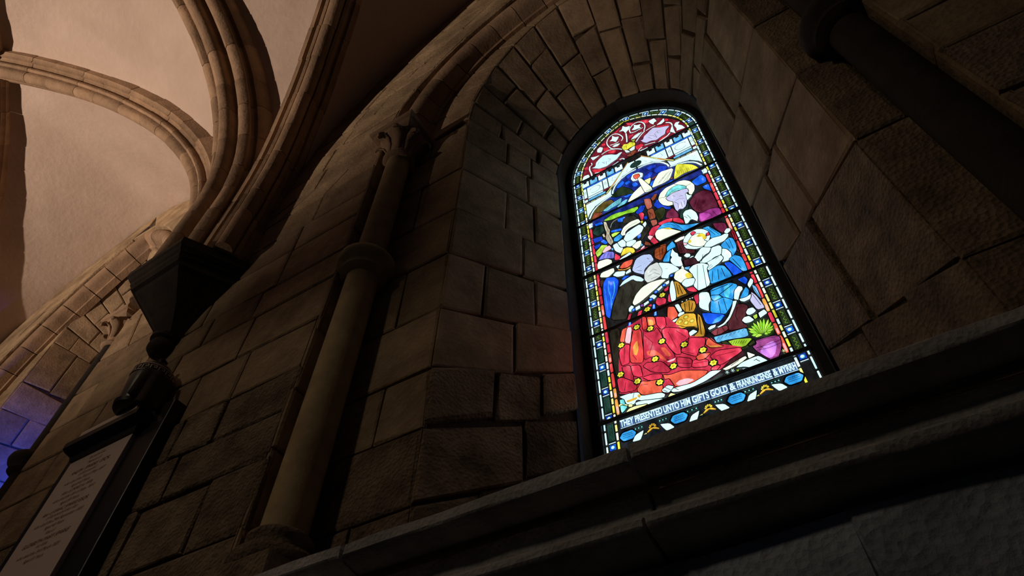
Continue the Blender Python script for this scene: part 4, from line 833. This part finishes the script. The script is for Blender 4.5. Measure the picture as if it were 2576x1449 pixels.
for a, b in ((-.757, -.713), (-.640, -.598), (-.512, -.455), (-.384, -.345), (-.254, -.205), (-.140, -.098)):
    z0 = 1.9055 - (a + .757) * .018
    for e in (.0095, -.0085): stroke('W', 't2', [(a - XG, z0 + e), (b - XG, z0 + e)], .0018, 0, 'letter_rule')
    for t in (.15, .5, .85): pane('cy', blob(a + (b - a) * t, z0, .0032, .0032, 8), 0, 0)
for x0, x1 in ((-.770, -.712), (-.578, -.636), (-.505, -.452), (-.330, -.384), (-.250, -.198), (-.085, -.140)):
    z0 = 1.860; pane('w', [(x0 - (x1 - x0) * .1, z0 - .018), (x0 + (x1 - x0) * .25, z0 + .014), (x1, z0 + .026), (x0 + (x1 - x0) * .85, z0 + .004), (x0 + (x1 - x0) * .6, z0 - .022)], .0012)

# leading, saddle bars, backing and frame
o = obj('lead_cames', came_v, came_f, M['lead'], win); o['kind'] = 'stuff'
n = len(back_p); obj('dark_glass', [(x, YG + .002, z) for x, z in back_p] + [(x, YG + .008, z) for x, z in back_p], [tuple(range(n)), tuple(range(2 * n - 1, n - 1, -1))] + [(i, (i + 1) % n, n + (i + 1) % n, n + i) for i in range(n)], gmat('k'), win)
fr_v, fr_f = [], []
prof_f = [(.0, .012), (.0, -.022), (-.012, -.026), (-.065, -.026), (-.065, .03)]
ks = [k / 14 for k in range(57)]
for k in ks:
    for r, y in prof_f: x, z = outline(r - .002).p(k); fr_v.append((x, YG + y, z))
m_ = len(prof_f); obj('window_frame', fr_v, [(i * m_ + j, (i + 1) * m_ + j, (i + 1) * m_ + j + 1, i * m_ + j + 1) for i in range(len(ks) - 1) for j in range(m_ - 1)], M['iron'], win)
q = (YG - .03) / YG
for z, h in zip(BARZ, (.011, .011, .026, .014, .020)):
    box('saddle_bar', (XG - .49, YG - .036, z * q - h / 2), (XG + .49, YG - .026, z * q + h / 2), M['iron'], win, .002)
# ------------------------------------------------------------------ memorial tablet with its urn
mt = empty('memorial_tablet', label='black and white marble memorial tablet with inscription, cornice and draped urn', cat='memorial')
box('backing_slab', (-3.54, 1.235, .99), (-2.76, 1.315, 2.21), M['black_marble'], mt, .006)
box('inscription_panel', (-3.43, 1.212, 1.12), (-2.945, 1.236, 2.045), M['white_marble'], mt, .003)
vs, fs = [], []
for y, z, e in ((1.24, 2.045, 0), (1.20, 2.05, .0), (1.195, 2.075, .01), (1.165, 2.095, .03), (1.15, 2.11, .035), (1.15, 2.145, .035), (1.165, 2.155, .03), (1.24, 2.16, .02)):
    vs += [(-3.43 - e, 1.31, z), (-3.43 - e, y, z), (-2.92 + e, y, z), (-2.92 + e, 1.31, z)]
fs = [(j * 4 + i, j * 4 + i + 1, (j + 1) * 4 + i + 1, (j + 1) * 4 + i) for j in range(7) for i in range(3)] + [(3, 2, 1, 0), (28, 29, 30, 31)]
obj('cornice', vs, fs, M['black_marble'], mt)
box('white_plinth', (-3.42, 1.17, 2.16), (-2.965, 1.31, 2.215), M['white_marble'], mt, .004)
UX, UY = -3.05, 1.20
ur = lathe('urn', [(.100, 2.215), (.106, 2.235), (.090, 2.25), (.096, 2.30), (.103, 2.37), (.106, 2.42), (.106, 2.475), (.10, 2.485), (.078, 2.51), (.045, 2.54), (.02, 2.555), (.028, 2.575), (.012, 2.595)], UX, UY, M['black_marble'], mt, 32)
lathe('band', [(.1055, 2.421), (.110, 2.423), (.110, 2.427), (.1055, 2.429)], UX, UY, M['white_marble'], ur, 32)
lathe('band', [(.1055, 2.465), (.110, 2.467), (.110, 2.471), (.1055, 2.473)], UX, UY, M['white_marble'], ur, 32)
key = [(0, 0), (0, 1), (.8, 1), (.8, .3), (.45, .3), (.45, .62), (.55, .62), (.55, .42), (.68, .42), (.68, .88), (.12, .88), (.12, 0)]
for i in range(16):                      # key fret running round the urn
    vs = []
    for rr in (.1055, .1095):
        for a, h in key:
            t = 2 * math.pi * (i + a) / 16; vs.append((UX + rr * math.cos(t), UY + rr * math.sin(t), 2.434 + h * .026))
    n = len(key); obj('key_fret', vs, [tuple(range(n, 2 * n)), tuple(range(n - 1, -1, -1))] + [(k, (k + 1) % n, n + (k + 1) % n, n + k) for k in range(n)], M['white_marble'], ur)
# cloth slung over the urn and falling in folds over the cornice on the right
vs = []; nu, nv = 22, 14
for j in range(nv):
    t = j / (nv - 1)
    for i in range(nu):
        u = i / (nu - 1); a = math.radians(-50 + 85 * u)
        r = .112 + .035 * t + .009 * math.sin(u * 19 + t * 1.5) * (.3 + t); z = 2.405 - .23 * t - .04 * math.sin(u * 3.1) * t
        
        vs.append((UX + .02 + r * math.cos(a) + .03 * t, UY + min(r * math.sin(a), .08) - .01, z))
dp = obj('drapery', vs, [(j * nu + i, j * nu + i + 1, (j + 1) * nu + i + 1, (j + 1) * nu + i) for j in range(nv - 1) for i in range(nu - 1)], M['dark_shaded'], mt, True)
dp.modifiers.new('thick', 'SOLIDIFY').thickness = .008
TL = [('Sacred to the', .5), ('Memory of', .55), ('RALPH  SPARKE  ESQR.', 1), ('of Summerhill', .6), ('who died the 31st of May 1807', .62), ('Aged 63 Years', .6), ('Also of JANE his Wife', .72), ('who died the 6th of Feby. 1810', .62), ('Aged 58 Years', .6), ('Also of ISAAC SPARKE ESQR.', .85),
      ('of Summerhill their Son', .6), ('who died the 29th September 1810', .64), ('Aged 43 Years', .6), ('Also of', .55), ('ELIZABETH MARY SPARKE', .95), ('his Wife', .55), ('who died the 3rd March 1820', .66), ('Aged 51 Years', .6)]
tv, tf = [], []
for i, (s, sc) in enumerate(TL):
    cu = bpy.data.curves.new('line', 'FONT'); cu.body = s; cu.shear = .45; cu.size = .024 + .014 * (sc - .5); cu.align_x = 'CENTER'; cu.resolution_u = 2
    o = bpy.data.objects.new('line', cu); C.objects.link(o); bpy.context.view_layer.update()
    me = bpy.data.meshes.new_from_object(o.evaluated_get(bpy.context.evaluated_depsgraph_get())); bpy.data.objects.remove(o)
    b = len(tv); z = 2.005 - i * .0325 - (.006 if sc > .8 else 0)
    tv += [(-3.187 + v.co.x * .95, 1.2105, z + v.co.y) for v in me.vertices]; tf += [tuple(b + q for q in p.vertices) for p in me.polygons]
obj('inscription', tv, tf, M['ink'], mt)
